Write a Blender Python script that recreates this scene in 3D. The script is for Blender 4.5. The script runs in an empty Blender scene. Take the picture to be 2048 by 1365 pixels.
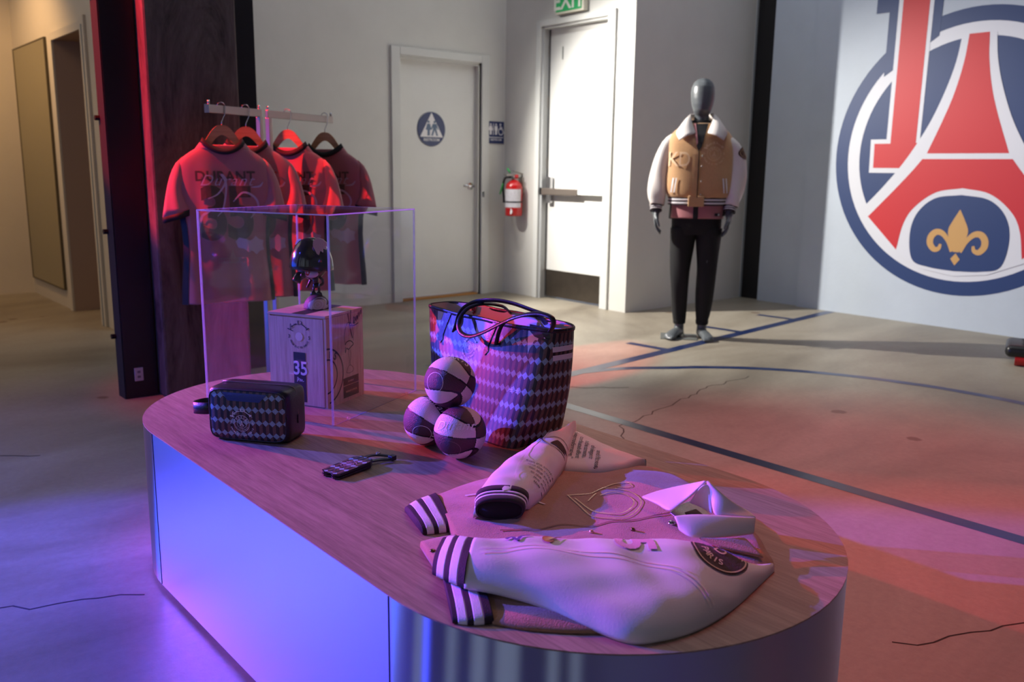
import bpy, bmesh, math, random
import numpy as np
from mathutils import Vector, Matrix, Quaternion
from mathutils.bvhtree import BVHTree

random.seed(7)
C = bpy.context.scene.collection
SC = bpy.context.scene
PI = math.pi
V = Vector

# ------------------------------------------------------------------ camera
FPX, PITCH, ROLL, YAW, EYE = 1766.70118, 0.193042267, 0.0127545983, -0.867520429, 1.2
fw = V((math.sin(YAW) * math.cos(PITCH), math.cos(YAW) * math.cos(PITCH), -math.sin(PITCH)))
r0 = V((math.cos(YAW), -math.sin(YAW), 0)); u0 = r0.cross(fw)
rt = r0 * math.cos(ROLL) + u0 * math.sin(ROLL); up = -r0 * math.sin(ROLL) + u0 * math.cos(ROLL)
cam_d = bpy.data.cameras.new('camera'); cam = bpy.data.objects.new('camera', cam_d); C.objects.link(cam)
cam.matrix_world = Matrix(((rt.x, up.x, -fw.x, 0), (rt.y, up.y, -fw.y, 0), (rt.z, up.z, -fw.z, EYE), (0, 0, 0, 1)))
cam_d.lens = FPX / 2048 * 36; cam_d.sensor_width = 36; cam_d.sensor_fit = 'HORIZONTAL'
cam_d.clip_start = .05; cam_d.clip_end = 60
cam_d.dof.use_dof = True; cam_d.dof.focus_distance = 2.15; cam_d.dof.aperture_fstop = 4.5
SC.camera = cam
SC.view_settings.view_transform = 'Standard'; SC.view_settings.look = 'None'
SC.view_settings.exposure = 0; SC.view_settings.gamma = 1; SC.view_settings.use_curve_mapping = False

# ------------------------------------------------------------------ world and lights
def lin(c):
    return tuple((x / 12.92 if x <= .04045 else ((x + .055) / 1.055) ** 2.4) for x in c)
def rgb(r, g, b): return lin((r / 255, g / 255, b / 255))

w = bpy.data.worlds.new('world'); SC.world = w; w.use_nodes = True
w.node_tree.nodes['Background'].inputs[0].default_value = (.62, .70, .85, 1)
w.node_tree.nodes['Background'].inputs[1].default_value = 1.1

def light(name, kind, loc, target, power, color, **kw):
    d = bpy.data.lights.new(name, kind); d.energy = power; d.color = color
    for k, v in kw.items(): setattr(d, k, v)
    o = bpy.data.objects.new(name, d); C.objects.link(o); o.location = loc
    o.rotation_euler = (V(target) - V(loc)).to_track_quat('-Z', 'Y').to_euler()
    return o
R_ = math.radians
# warm white theatre spot that lights the mannequin, the exit wall and the crest wall
light('key_spot', 'SPOT', (-6.60, 2.92, 3.0), (-3.9, 6.1, .25), 1400, (1, .95, .88), spot_size=R_(66), spot_blend=.7, shadow_soft_size=.03)
light('wall_spot', 'SPOT', (-6.1, 3.9, 3.7), (-5.25, 5.6, 1.0), 190, (1, .98, .94), spot_size=R_(60), spot_blend=1, shadow_soft_size=.04)
# red and blue stage lamps on stands at the far left
light('red_spot', 'SPOT', (-8.7, -1.6, 2.75), (-2.45, 1.42, .90), 3500, (1, .03, .04), spot_size=R_(20), spot_blend=.45, shadow_soft_size=.03)
light('red_spot', 'SPOT', (-4.9, -1.6, 4.6), (-4.45, 2.1, 1.10), 3900, (1, .03, .03), spot_size=R_(15), spot_blend=.25, shadow_soft_size=.03)
light('red_spot', 'SPOT', (-4.8, -.1, 5.0), (-4.62, 1.5, 1.9), 420, (1, .10, .09), spot_size=R_(28), spot_blend=.6, shadow_soft_size=.03)
light('blue_spot', 'SPOT', (-7.6, -2.6, 2.75), (-1.9, 1.0, .45), 7200, (.09, .08, 1), spot_size=R_(21), spot_blend=.35, shadow_soft_size=.03)
light('blue_wash', 'SPOT', (-3.6, -2.4, 3.3), (-2.5, -.45, 0), 200, (.05, .07, 1), spot_size=R_(62), spot_blend=1, shadow_soft_size=.12)
light('red_wash', 'SPOT', (-2.2, 5.4, 4.9), (-1.5, 3.0, 0), 560, (1, .06, .04), spot_size=R_(44), spot_blend=.8, shadow_soft_size=.10)
# tall blue light panel standing left of the plinth
light('blue_panel', 'AREA', (-4.4, -1.15, .65), (-1.8, .2, .3), 60, (.012, .085, 1), shape='RECTANGLE', size=2.2, size_y=1.2)
# added ceiling fills for soft ambient light, then the corridor lamp and its fill
light('ambient_fill', 'AREA', (-3.8, 4.6, 5.3), (-4.9, 4.6, 0), 62, (.90, .95, 1), shape='RECTANGLE', size=3, size_y=3)
light('ambient_fill', 'AREA', (1.5, -1.5, 5.3), (1.5, -1.5, 0), 6, (1, .86, .70), shape='RECTANGLE', size=4, size_y=4)
light('corridor_lamp', 'SPOT', (-7.9, .9, 2.95), (-8.6, 1.9, .9), 95, (1, .60, .28), spot_size=R_(120), spot_blend=.8, shadow_soft_size=.06)
light('corridor_fill', 'AREA', (-6.3, -.4, 3.6), (-7.3, 1.2, 0), 13, (1, .70, .42), size=1.4)

# ------------------------------------------------------------------ materials
def node(nt, t, **kw):
    n = nt.nodes.new(t)
    for k, v in kw.items(): setattr(n, k, v)
    return n
def mat(name, col, rough=.6, metal=0, spec=.5, noise=None, bump=None, coat=0, sheen=0, aniso=0, emit=None, alpha=None):
    """noise=(scale, amount, stretch_xyz) varies the colour, bump=(scale, strength)"""
    m = bpy.data.materials.new(name); m.use_nodes = True; nt = m.node_tree
    b = nt.nodes['Principled BSDF']; c = lin(tuple(x / 255 for x in col)) + (1,)
    b.inputs['Base Color'].default_value = c; b.inputs['Roughness'].default_value = rough
    b.inputs['Metallic'].default_value = metal; b.inputs['Specular IOR Level'].default_value = spec
    b.inputs['Coat Weight'].default_value = coat; b.inputs['Coat Roughness'].default_value = .15
    if sheen: b.inputs['Sheen Weight'].default_value = sheen
    if emit:
        b.inputs['Emission Color'].default_value = c; b.inputs['Emission Strength'].default_value = emit
    tc = node(nt, 'ShaderNodeTexCoord')
    if noise:
        sc, am, st = noise
        mp = node(nt, 'ShaderNodeMapping'); mp.inputs['Scale'].default_value = st
        nt.links.new(tc.outputs['Object'], mp.inputs[0])
        n = node(nt, 'ShaderNodeTexNoise'); n.inputs['Scale'].default_value = sc; n.inputs['Detail'].default_value = 6
        n.inputs['Roughness'].default_value = .65
        nt.links.new(mp.outputs[0], n.inputs['Vector'])
        r = node(nt, 'ShaderNodeMapRange'); r.inputs['From Min'].default_value = .3; r.inputs['From Max'].default_value = .7
        r.inputs['To Min'].default_value = 1 - am; r.inputs['To Max'].default_value = 1 + am
        nt.links.new(n.outputs[0], r.inputs[0])
        mx = node(nt, 'ShaderNodeVectorMath', operation='SCALE'); mx.inputs[0].default_value = c[:3]
        nt.links.new(r.outputs[0], mx.inputs['Scale']); nt.links.new(mx.outputs[0], b.inputs['Base Color'])
    if bump:
        n2 = node(nt, 'ShaderNodeTexNoise'); n2.inputs['Scale'].default_value = bump[0]; n2.inputs['Detail'].default_value = 3
        nt.links.new(tc.outputs['Object'], n2.inputs['Vector'])
        bp = node(nt, 'ShaderNodeBump'); bp.inputs['Strength'].default_value = bump[1]; bp.inputs['Distance'].default_value = .002
        nt.links.new(n2.outputs[0], bp.inputs['Height']); nt.links.new(bp.outputs[0], b.inputs['Normal'])
    return m
def ramp(nt, stops):
    r = node(nt, 'ShaderNodeValToRGB'); e = r.color_ramp.elements
    e[0].position, e[0].color = stops[0][0], tuple(stops[0][1]) + (1,)
    e[1].position, e[1].color = stops[-1][0], tuple(stops[-1][1]) + (1,)
    for p, c in stops[1:-1]:
        x = e.new(p); x.color = tuple(c) + (1,)
    return r
def tex(nt, kind, vec, **kw):
    n = node(nt, kind)
    for k, v in kw.items(): n.inputs[k].default_value = v
    nt.links.new(vec, n.inputs['Vector']); return n

def concrete_floor():
    m = bpy.data.materials.new('polished_concrete'); m.use_nodes = True; nt = m.node_tree; b = nt.nodes['Principled BSDF']
    tc = node(nt, 'ShaderNodeTexCoord'); L = nt.links
    mp = node(nt, 'ShaderNodeMapping'); mp.inputs['Scale'].default_value = (1, .55, 1); mp.inputs['Rotation'].default_value = (0, 0, .6)
    L.new(tc.outputs['Object'], mp.inputs[0])
    a = tex(nt, 'ShaderNodeTexNoise', mp.outputs[0], Scale=.9, Detail=9, Roughness=.62, Distortion=.6)
    r = ramp(nt, [(.28, rgb(104, 94, 82)), (.48, rgb(142, 133, 118)), (.7, rgb(172, 165, 150))]); L.new(a.outputs[0], r.inputs[0])
    f = tex(nt, 'ShaderNodeTexNoise', tc.outputs['Object'], Scale=38, Detail=8, Roughness=.75)
    fr = ramp(nt, [(.3, (.86, .86, .86)), (.7, (1.08, 1.08, 1.08))]); L.new(f.outputs[0], fr.inputs[0])
    s = tex(nt, 'ShaderNodeTexVoronoi', tc.outputs['Object'], Scale=1.9, Randomness=1)
    dist = tex(nt, 'ShaderNodeTexNoise', tc.outputs['Object'], Scale=14, Detail=4)
    ad = node(nt, 'ShaderNodeMath', operation='MULTIPLY_ADD'); ad.inputs[1].default_value = .14; L.new(dist.outputs[0], ad.inputs[0]); L.new(s.outputs['Distance'], ad.inputs[2])
    sr = ramp(nt, [(.125, rgb(190, 168, 160)), (.145, (1, 1, 1))]); L.new(ad.outputs[0], sr.inputs[0])
    m1 = node(nt, 'ShaderNodeMix', data_type='RGBA', blend_type='MULTIPLY'); m1.inputs[0].default_value = 1
    L.new(r.outputs[0], m1.inputs[6]); L.new(fr.outputs[0], m1.inputs[7])
    m2 = node(nt, 'ShaderNodeMix', data_type='RGBA', blend_type='MULTIPLY'); m2.inputs[0].default_value = 1
    L.new(m1.outputs[2], m2.inputs[6]); L.new(sr.outputs[0], m2.inputs[7]); L.new(m2.outputs[2], b.inputs['Base Color'])
    rr = node(nt, 'ShaderNodeMapRange'); rr.inputs['To Min'].default_value = .3; rr.inputs['To Max'].default_value = .62
    L.new(a.outputs[0], rr.inputs[0]); L.new(rr.outputs[0], b.inputs['Roughness'])
    bp = node(nt, 'ShaderNodeBump'); bp.inputs['Strength'].default_value = .25; bp.inputs['Distance'].default_value = .003
    L.new(f.outputs[0], bp.inputs['Height']); L.new(bp.outputs[0], b.inputs['Normal'])
    return m
def wood(name, c1, c2, scale, axis, rough=.5, fine=60):
    """grain running along the given object axis"""
    m = bpy.data.materials.new(name); m.use_nodes = True; nt = m.node_tree; b = nt.nodes['Principled BSDF']; L = nt.links
    tc = node(nt, 'ShaderNodeTexCoord'); mp = node(nt, 'ShaderNodeMapping')
    s = [1, 1, 1]; s[axis] = .06; mp.inputs['Scale'].default_value = s; L.new(tc.outputs['Object'], mp.inputs[0])
    a = tex(nt, 'ShaderNodeTexNoise', mp.outputs[0], Scale=scale, Detail=5, Roughness=.6, Distortion=1.2)
    f = tex(nt, 'ShaderNodeTexNoise', mp.outputs[0], Scale=scale * fine / 10, Detail=4, Roughness=.7)
    mx = node(nt, 'ShaderNodeMix'); mx.inputs[0].default_value = .5
    L.new(a.outputs[0], mx.inputs[2]); L.new(f.outputs[0], mx.inputs[3])
    r = ramp(nt, [(.36, rgb(*c1)), (.62, rgb(*c2))]); L.new(mx.outputs[0], r.inputs[0]); L.new(r.outputs[0], b.inputs['Base Color'])
    b.inputs['Roughness'].default_value = rough
    bp = node(nt, 'ShaderNodeBump'); bp.inputs['Strength'].default_value = .3; bp.inputs['Distance'].default_value = .001
    L.new(f.outputs[0], bp.inputs['Height']); L.new(bp.outputs[0], b.inputs['Normal'])
    return m
def raw_concrete():
    m = bpy.data.materials.new('board_marked_concrete'); m.use_nodes = True; nt = m.node_tree; b = nt.nodes['Principled BSDF']; L = nt.links
    tc = node(nt, 'ShaderNodeTexCoord'); mp = node(nt, 'ShaderNodeMapping'); mp.inputs['Scale'].default_value = (1, 1, .25)
    L.new(tc.outputs['Object'], mp.inputs[0])
    a = tex(nt, 'ShaderNodeTexNoise', mp.outputs[0], Scale=5, Detail=9, Roughness=.72, Distortion=1.5)
    r = ramp(nt, [(.34, rgb(40, 33, 31)), (.46, rgb(84, 76, 70)), (.6, rgb(106, 98, 90)), (.78, rgb(138, 130, 120))]); L.new(a.outputs[0], r.inputs[0])
    w_ = tex(nt, 'ShaderNodeTexNoise', mp.outputs[0], Scale=90, Detail=3)
    mm = node(nt, 'ShaderNodeMix', data_type='RGBA', blend_type='MULTIPLY'); mm.inputs[0].default_value = .35
    L.new(r.outputs[0], mm.inputs[6]); L.new(w_.outputs[0], mm.inputs[7]); L.new(mm.outputs[2], b.inputs['Base Color'])
    b.inputs['Roughness'].default_value = .75
    bp = node(nt, 'ShaderNodeBump'); bp.inputs['Strength'].default_value = .6; bp.inputs['Distance'].default_value = .01
    L.new(a.outputs[0], bp.inputs['Height']); L.new(bp.outputs[0], b.inputs['Normal'])
    return m
def brushed(name, col, rough, axis, scale=200, amt=.12):
    m = bpy.data.materials.new(name); m.use_nodes = True; nt = m.node_tree; b = nt.nodes['Principled BSDF']; L = nt.links
    b.inputs['Base Color'].default_value = rgb(*col) + (1,); b.inputs['Metallic'].default_value = 1
    tc = node(nt, 'ShaderNodeTexCoord'); mp = node(nt, 'ShaderNodeMapping'); s = [1, 1, 1]; s[axis] = .02
    mp.inputs['Scale'].default_value = s; L.new(tc.outputs['Object'], mp.inputs[0])
    a = tex(nt, 'ShaderNodeTexNoise', mp.outputs[0], Scale=scale, Detail=3)
    r = node(nt, 'ShaderNodeMapRange'); r.inputs['To Min'].default_value = rough - amt; r.inputs['To Max'].default_value = rough + amt
    L.new(a.outputs[0], r.inputs[0]); L.new(r.outputs[0], b.inputs['Roughness'])
    bp = node(nt, 'ShaderNodeBump'); bp.inputs['Strength'].default_value = .08; bp.inputs['Distance'].default_value = .0005
    L.new(a.outputs[0], bp.inputs['Height']); L.new(bp.outputs[0], b.inputs['Normal'])
    return m
def cube_weave():
    """coated canvas printed with rows of pale diamonds over brown and black columns; UV in diamond widths / row pitches"""
    m = bpy.data.materials.new('printed_coated_canvas'); m.use_nodes = True; nt = m.node_tree; b = nt.nodes['Principled BSDF']; L = nt.links
    uv = node(nt, 'ShaderNodeUVMap'); sp = node(nt, 'ShaderNodeSeparateXYZ'); L.new(uv.outputs[0], sp.inputs[0])
    def M(op, a, b_=None, c=None):
        n = node(nt, 'ShaderNodeMath', operation=op)
        for i, x in enumerate((a, b_, c)):
            if x is None: continue
            if isinstance(x, (int, float)): n.inputs[i].default_value = x
            else: L.new(x, n.inputs[i])
        return n.outputs[0]
    u, v = sp.outputs[0], sp.outputs[1]
    k0 = M('ROUND', v)                                   # nearest row
    us = M('ADD', u, M('MULTIPLY', k0, .5))
    du = M('ABSOLUTE', M('SUBTRACT', us, M('ROUND', us)))    # 0..0.5
    dv = M('ABSOLUTE', M('SUBTRACT', v, k0))
    inside = M('LESS_THAN', M('ADD', M('MULTIPLY', du, 2.0), M('MULTIPLY', dv, 4.0)), 1.0)   # diamond half height .25 pitch
    # which prism: centre line follows the diamond above
    saw = M('SUBTRACT', u, M('ROUND', u))
    above = M('FLOOR', M('ADD', v, 1.0))                  # row index above
    # lower chevron of the row above is a V: use the row above while v > k_lo + .25*(2*|du'|)
    lo = M('FLOOR', v)
    ua = M('ADD', u, M('MULTIPLY', above, .5)); da = M('SUBTRACT', ua, M('ROUND', ua))
    dark = M('LESS_THAN', da, 0.0)
    ul = M('ADD', u, M('MULTIPLY', lo, .5)); dl = M('SUBTRACT', ul, M('ROUND', ul))
    below = M('LESS_THAN', M('SUBTRACT', v, lo), M('MULTIPLY', M('SUBTRACT', M('ABSOLUTE', dl), 0.0), -.0))
    tc = node(nt, 'ShaderNodeTexCoord')
    sp1 = tex(nt, 'ShaderNodeTexVoronoi', tc.outputs['Object'], Scale=700)
    rr = ramp(nt, [(.2, rgb(96, 122, 134)), (.6, rgb(150, 178, 190))]); L.new(sp1.outputs[0], rr.inputs[0])
    gr = tex(nt, 'ShaderNodeTexNoise', tc.outputs['Object'], Scale=600, Detail=3)
    br = ramp(nt, [(.3, rgb(80, 56, 50)), (.7, rgb(110, 80, 70))]); L.new(gr.outputs[0], br.inputs[0])
    m1 = node(nt, 'ShaderNodeMix', data_type='RGBA'); L.new(dark, m1.inputs[0]); L.new(br.outputs[0], m1.inputs[6]); m1.inputs[7].default_value = rgb(22, 20, 24) + (1,)
    m2 = node(nt, 'ShaderNodeMix', data_type='RGBA'); L.new(inside, m2.inputs[0]); L.new(m1.outputs[2], m2.inputs[6]); L.new(rr.outputs[0], m2.inputs[7])
    L.new(m2.outputs[2], b.inputs['Base Color']); b.inputs['Roughness'].default_value = .45
    b.inputs['Coat Weight'].default_value = .05; b.inputs['Coat Roughness'].default_value = .3
    bp = node(nt, 'ShaderNodeBump'); bp.inputs['Strength'].default_value = .25; bp.inputs['Distance'].default_value = .0006
    L.new(gr.outputs[0], bp.inputs['Height']); L.new(bp.outputs[0], b.inputs['Normal'])
    return m
def acrylic(name, tint, edge=False):
    m = bpy.data.materials.new(name); m.use_nodes = True; nt = m.node_tree; L = nt.links
    nt.nodes.remove(nt.nodes['Principled BSDF']); out = nt.nodes['Material Output']
    tr = node(nt, 'ShaderNodeBsdfTransparent'); tr.inputs[0].default_value = tint + (1,)
    gl = node(nt, 'ShaderNodeBsdfGlossy'); gl.inputs['Roughness'].default_value = .03 if not edge else .25
    mx = node(nt, 'ShaderNodeMixShader')
    if edge:
        df = node(nt, 'ShaderNodeBsdfTranslucent'); df.inputs[0].default_value = (.9, .9, .92, 1)
        d2 = node(nt, 'ShaderNodeBsdfDiffuse'); d2.inputs[0].default_value = (.85, .85, .88, 1)
        m3 = node(nt, 'ShaderNodeMixShader'); m3.inputs[0].default_value = .5; L.new(df.outputs[0], m3.inputs[1]); L.new(d2.outputs[0], m3.inputs[2])
        m4 = node(nt, 'ShaderNodeMixShader'); m4.inputs[0].default_value = .25; L.new(m3.outputs[0], m4.inputs[1]); L.new(gl.outputs[0], m4.inputs[2])
        mx.inputs[0].default_value = .34; L.new(tr.outputs[0], mx.inputs[1]); L.new(m4.outputs[0], mx.inputs[2])
    else:
        fr = node(nt, 'ShaderNodeFresnel'); gm = node(nt, 'ShaderNodeNewGeometry'); mr = node(nt, 'ShaderNodeMapRange'); mr.inputs['To Min'].default_value = 1.49; mr.inputs['To Max'].default_value = 1 / 1.49
        L.new(gm.outputs['Backfacing'], mr.inputs[0]); L.new(mr.outputs[0], fr.inputs[0])
        L.new(fr.outputs[0], mx.inputs[0]); L.new(tr.outputs[0], mx.inputs[1]); L.new(gl.outputs[0], mx.inputs[2])
    L.new(mx.outputs[0], out.inputs[0])
    return m

WALL = mat('painted_white_wall', (205, 204, 198), .55, noise=(3, .03, (1, 1, 1)), bump=(90, .12))
CREST_WALL = mat('painted_brick_wall', (186, 196, 208), .6, noise=(1.6, .05, (1, 1, 1)), bump=(35, .5))
HALLW = mat('corridor_wall_paint', (205, 196, 178), .55, noise=(3, .03, (1, 1, 1)))
TRIM = mat('white_gloss_trim', (206, 207, 203), .4)
DOORM = mat('white_painted_door', (212, 212, 208), .42, noise=(5, .02, (1, 1, 1)))
FLOOR = concrete_floor()
TAPE = mat('navy_court_paint', (26, 42, 84), .28, noise=(9, .2, (1, 1, 1)))
CRACK = mat('crack_dark', (58, 46, 40), .9)
CONC = raw_concrete()
STEEL = mat('black_painted_steel', (17, 15, 18), .42, noise=(8, .3, (1, 1, 1)))
CHROME = mat('chrome', (200, 200, 202), .16, 1)
SATIN = brushed('satin_steel', (172, 166, 160), .34, 0)
KICK = mat('brown_kick_plate', (92, 84, 76), .35, .8, noise=(12, .1, (1, 1, 1)))
PLY = wood('oak_laminate', (124, 102, 80), (168, 144, 116), 34, 0, .48)
def plinth_metal(aniso, lo, hi):
    m = bpy.data.materials.new('brushed_aluminium'); m.use_nodes = True; nt = m.node_tree; L = nt.links
    nt.nodes.remove(nt.nodes['Principled BSDF']); g = node(nt, 'ShaderNodeBsdfGlossy', distribution='BECKMANN')
    g.inputs['Color'].default_value = (.54, .60, .68, 1); g.inputs['Anisotropy'].default_value = aniso; g.inputs['Rotation'].default_value = 0; gn = node(nt, 'ShaderNodeNewGeometry'); tg = node(nt, 'ShaderNodeVectorMath', operation='CROSS_PRODUCT'); tg.inputs[1].default_value = (0, 0, 1); L.new(gn.outputs['Normal'], tg.inputs[0]); L.new(tg.outputs[0], g.inputs['Tangent']); tc = node(nt, 'ShaderNodeTexCoord'); mp = node(nt, 'ShaderNodeMapping')
    mp.inputs['Scale'].default_value = (1, 1, .02); L.new(tc.outputs['Object'], mp.inputs[0])
    a = tex(nt, 'ShaderNodeTexNoise', mp.outputs[0], Scale=180, Detail=3)
    r = node(nt, 'ShaderNodeMapRange'); r.inputs['To Min'].default_value = lo; r.inputs['To Max'].default_value = hi
    L.new(a.outputs[0], r.inputs[0]); L.new(r.outputs[0], g.inputs['Roughness']); df = node(nt, 'ShaderNodeBsdfDiffuse'); df.inputs[0].default_value = (.42, .44, .48, 1); mx = node(nt, 'ShaderNodeMixShader'); mx.inputs[0].default_value = .05
    L.new(g.outputs[0], mx.inputs[1]); L.new(df.outputs[0], mx.inputs[2]); L.new(mx.outputs[0], nt.nodes['Material Output'].inputs[0])
    return m
PLINTH = plinth_metal(.84, .32, .35); PLINTHF = plinth_metal(.2, .35, .39)
PINE = wood('pine_board', (186, 148, 112), (226, 194, 158), 22, 2, .5)
PINEX = wood('pine_lid', (186, 148, 112), (226, 194, 158), 22, 0, .5)
HANGW = wood('beech_hanger', (176, 128, 80), (206, 160, 108), 20, 0, .35)
BLACKP = mat('black_print', (22, 16, 20), .5)
WHITEP = mat('white_print', (226, 224, 226), .55)
LEATHER = mat('black_leather', (22, 19, 26), .36, bump=(420, .35))
NAVYL = mat('navy_leather', (22, 40, 112), .38, bump=(420, .3))
WEAVE = cube_weave()
CANVAS = mat('cream_lining', (206, 196, 190), .8)
ZIP = mat('zip_tape', (126, 110, 104), .4, .6)
JPINK = mat('pink_jersey_knit', (176, 112, 116), .7, bump=(600, .25), sheen=.2)
JBLACK = mat('black_jersey_trim', (16, 14, 18), .7)
JBROWN = mat('brown_foil_print', (88, 70, 58), .5, noise=(60, .15, (1, 1, 1)))
JOUT = mat('rose_outline_print', (168, 128, 124), .5)
LILAC = mat('lilac_print', (190, 164, 186), .5)
TAN = mat('tan_melton_wool', (166, 124, 88), .92, noise=(120, .10, (1, 1, 1)), bump=(380, .6), sheen=.35)
CREAM = mat('cream_leather', (222, 214, 208), .5, bump=(300, .12))
RIBD = mat('dark_brown_rib', (42, 28, 36), .85, bump=(500, .5))
RIBW = mat('white_rib', (224, 220, 222), .8, bump=(500, .5))
PINKP = mat('pink_felt', (222, 172, 178), .85, bump=(400, .4))
BROWNP = mat('brown_felt', (70, 48, 38), .85, bump=(400, .4))
TANM = mat('light_tan_melton_wool', (196, 152, 106), .9, noise=(120, .08, (1, 1, 1)), sheen=.3)
TANTH = mat('tan_cord', (222, 186, 148), .5)
GLIT = mat('silver_glitter_lining', (120, 120, 124), .35, .6, noise=(900, .8, (1, 1, 1)))
MANN = mat('grey_mannequin_gloss', (92, 97, 100), .36, coat=.15)
JOG = mat('black_jogger_fabric', (14, 14, 17), .8, bump=(200, .4))
BMAR = mat('maroon_pebbled_rubber', (78, 46, 54), .5, bump=(520, 1.0))
BCRM = mat('cream_pebbled_rubber', (224, 208, 200), .5, bump=(520, 1.0))
SEAM = mat('black_seam', (16, 14, 22), .5)
BLINE = mat('pale_line_print', (236, 226, 222), .5)
MLINE = mat('rose_line_print', (130, 94, 102), .5)
TOY = mat('black_vinyl_gloss', (14, 12, 18), .14, coat=.5)
TOYSK = mat('brown_vinyl', (62, 34, 28), .25, coat=.4)
TOYW = mat('ivory_vinyl', (206, 190, 162), .4)
TOYE = mat('eye_white', (210, 200, 214), .3)
REDP = mat('red_enamel', (186, 14, 20), .28, coat=.3)
GREENP = mat('green_tag', (40, 168, 80), .5)
SIGNN = mat('navy_sign', (22, 40, 92), .4)
SIGNG = mat('exit_green', (30, 150, 84), .35, emit=.15)
SIGNW = mat('exit_letter_white', (214, 216, 204), .4)
SIGNF = mat('sign_figure_blue', (84, 104, 132), .5)
LABEL = mat('paper_label', (206, 204, 210), .6, noise=(60, .3, (1, 1, 4)))
CNAVY = mat('crest_navy_vinyl', (22, 52, 104), .5)
CRED = mat('crest_red_vinyl', (196, 32, 42), .5)
CWHT = mat('crest_white_vinyl', (214, 216, 224), .5)
CGOLD = mat('crest_gold_vinyl', (196, 152, 92), .5)
MIRROR = mat('olive_tinted_mirror', (176, 170, 138), .22, .85)
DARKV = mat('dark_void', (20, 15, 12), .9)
OCHRE = mat('ochre_trim', (176, 120, 56), .6)
ACR = acrylic('clear_acrylic', (.97, .97, .985)); ACRE = acrylic('polished_acrylic_edge', (.9, .88, .92), True)
BPLA = mat('black_plastic', (18, 17, 19), .35)
OUTLET = mat('white_plastic', (196, 184, 184), .4)
BRASS = mat('bronze_wire_print', (216, 176, 140), .3, .5)

# ------------------------------------------------------------------ mesh helpers
def link(name, me, m=None, parent=None, smooth=False):
    o = bpy.data.objects.new(name, me); C.objects.link(o)
    if m: me.materials.append(m)
    if smooth:
        me.polygons.foreach_set('use_smooth', [True] * len(me.polygons))
    if parent: o.parent = parent
    return o
def mesh(name, vs, fs, m=None, parent=None, smooth=False, uvs=None):
    me = bpy.data.meshes.new(name); me.from_pydata([tuple(v) for v in vs], [], fs); me.update()
    if uvs is not None:
        ul = me.uv_layers.new()
        for lp in me.loops: ul.data[lp.index].uv = uvs[lp.vertex_index]
    return link(name, me, m, parent, smooth)
def bmo(name, bm, m, parent=None, smooth=False):
    me = bpy.data.meshes.new(name); bmesh.ops.recalc_face_normals(bm, faces=bm.faces); bm.to_mesh(me); bm.free()
    return link(name, me, m, parent, smooth)
def bx(bm, lo, hi, bev=0, seg=2):
    ret = bmesh.ops.create_cube(bm, size=1)
    vs = ret['verts']; lo = V(lo); hi = V(hi); c = (lo + hi) / 2; s = hi - lo
    for v in vs: v.co = V((v.co.x * s.x, v.co.y * s.y, v.co.z * s.z)) + c
    if bev:
        es = list({e for v in vs for e in v.link_edges})
        bmesh.ops.bevel(bm, geom=es, offset=bev, segments=seg, affect='EDGES', profile=.5)
def box(name, lo, hi, m, parent=None, bev=0, seg=2, smooth=False):
    bm = bmesh.new(); bx(bm, lo, hi, bev, seg); return bmo(name, bm, m, parent, smooth)
def thing(name, label, cat, loc=(0, 0, 0), yaw=0, group=None):
    o = bpy.data.objects.new(name, None); C.objects.link(o); o.location = loc; o.rotation_euler = (0, 0, yaw)
    o.empty_display_size = .05
    o['label'] = label; o['category'] = cat
    if group: o['group'] = group
    return o
def tag(o, label, cat, group=None):
    o['label'] = label; o['category'] = cat
    if group: o['group'] = group
    return o
def struct(o): o['kind'] = 'structure'; return o
def loft(rings, closed=True, cap=True):
    """rings: list of lists of points -> (verts, faces)"""
    n = len(rings[0]); vs = [p for r in rings for p in r]; fs = []
    for i in range(len(rings) - 1):
        for j in range(n if closed else n - 1):
            k = (j + 1) % n
            fs.append((i * n + j, i * n + k, (i + 1) * n + k, (i + 1) * n + j))
    if cap and closed:
        fs.append(tuple(range(n))[::-1]); fs.append(tuple((len(rings) - 1) * n + j for j in range(n)))
    return vs, fs
def ellipse(c, ax, ay, n=24, p=2.0):
    out = []
    for i in range(n):
        a = 2 * PI * i / n; ca, sa = math.cos(a), math.sin(a)
        out.append(c + ax * (math.copysign(abs(ca) ** (2 / p), ca)) + ay * (math.copysign(abs(sa) ** (2 / p), sa)))
    return out
def catmull(pts, per=8, closed=False):
    pts = [np.array(p, float) for p in pts]; n = len(pts); out = []
    rng = range(n if closed else n - 1)
    for i in rng:
        if closed: p0, p1, p2, p3 = pts[(i - 1) % n], pts[i], pts[(i + 1) % n], pts[(i + 2) % n]
        else:
            p1, p2 = pts[i], pts[i + 1]; p0 = pts[i - 1] if i else 2 * p1 - p2; p3 = pts[i + 2] if i + 2 < n else 2 * p2 - p1
        for k in range(per):
            t = k / per
            out.append(.5 * ((2 * p1) + (-p0 + p2) * t + (2 * p0 - 5 * p1 + 4 * p2 - p3) * t * t + (-p0 + 3 * p1 - 3 * p2 + p3) * t ** 3))
    if not closed: out.append(pts[-1])
    return out
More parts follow.
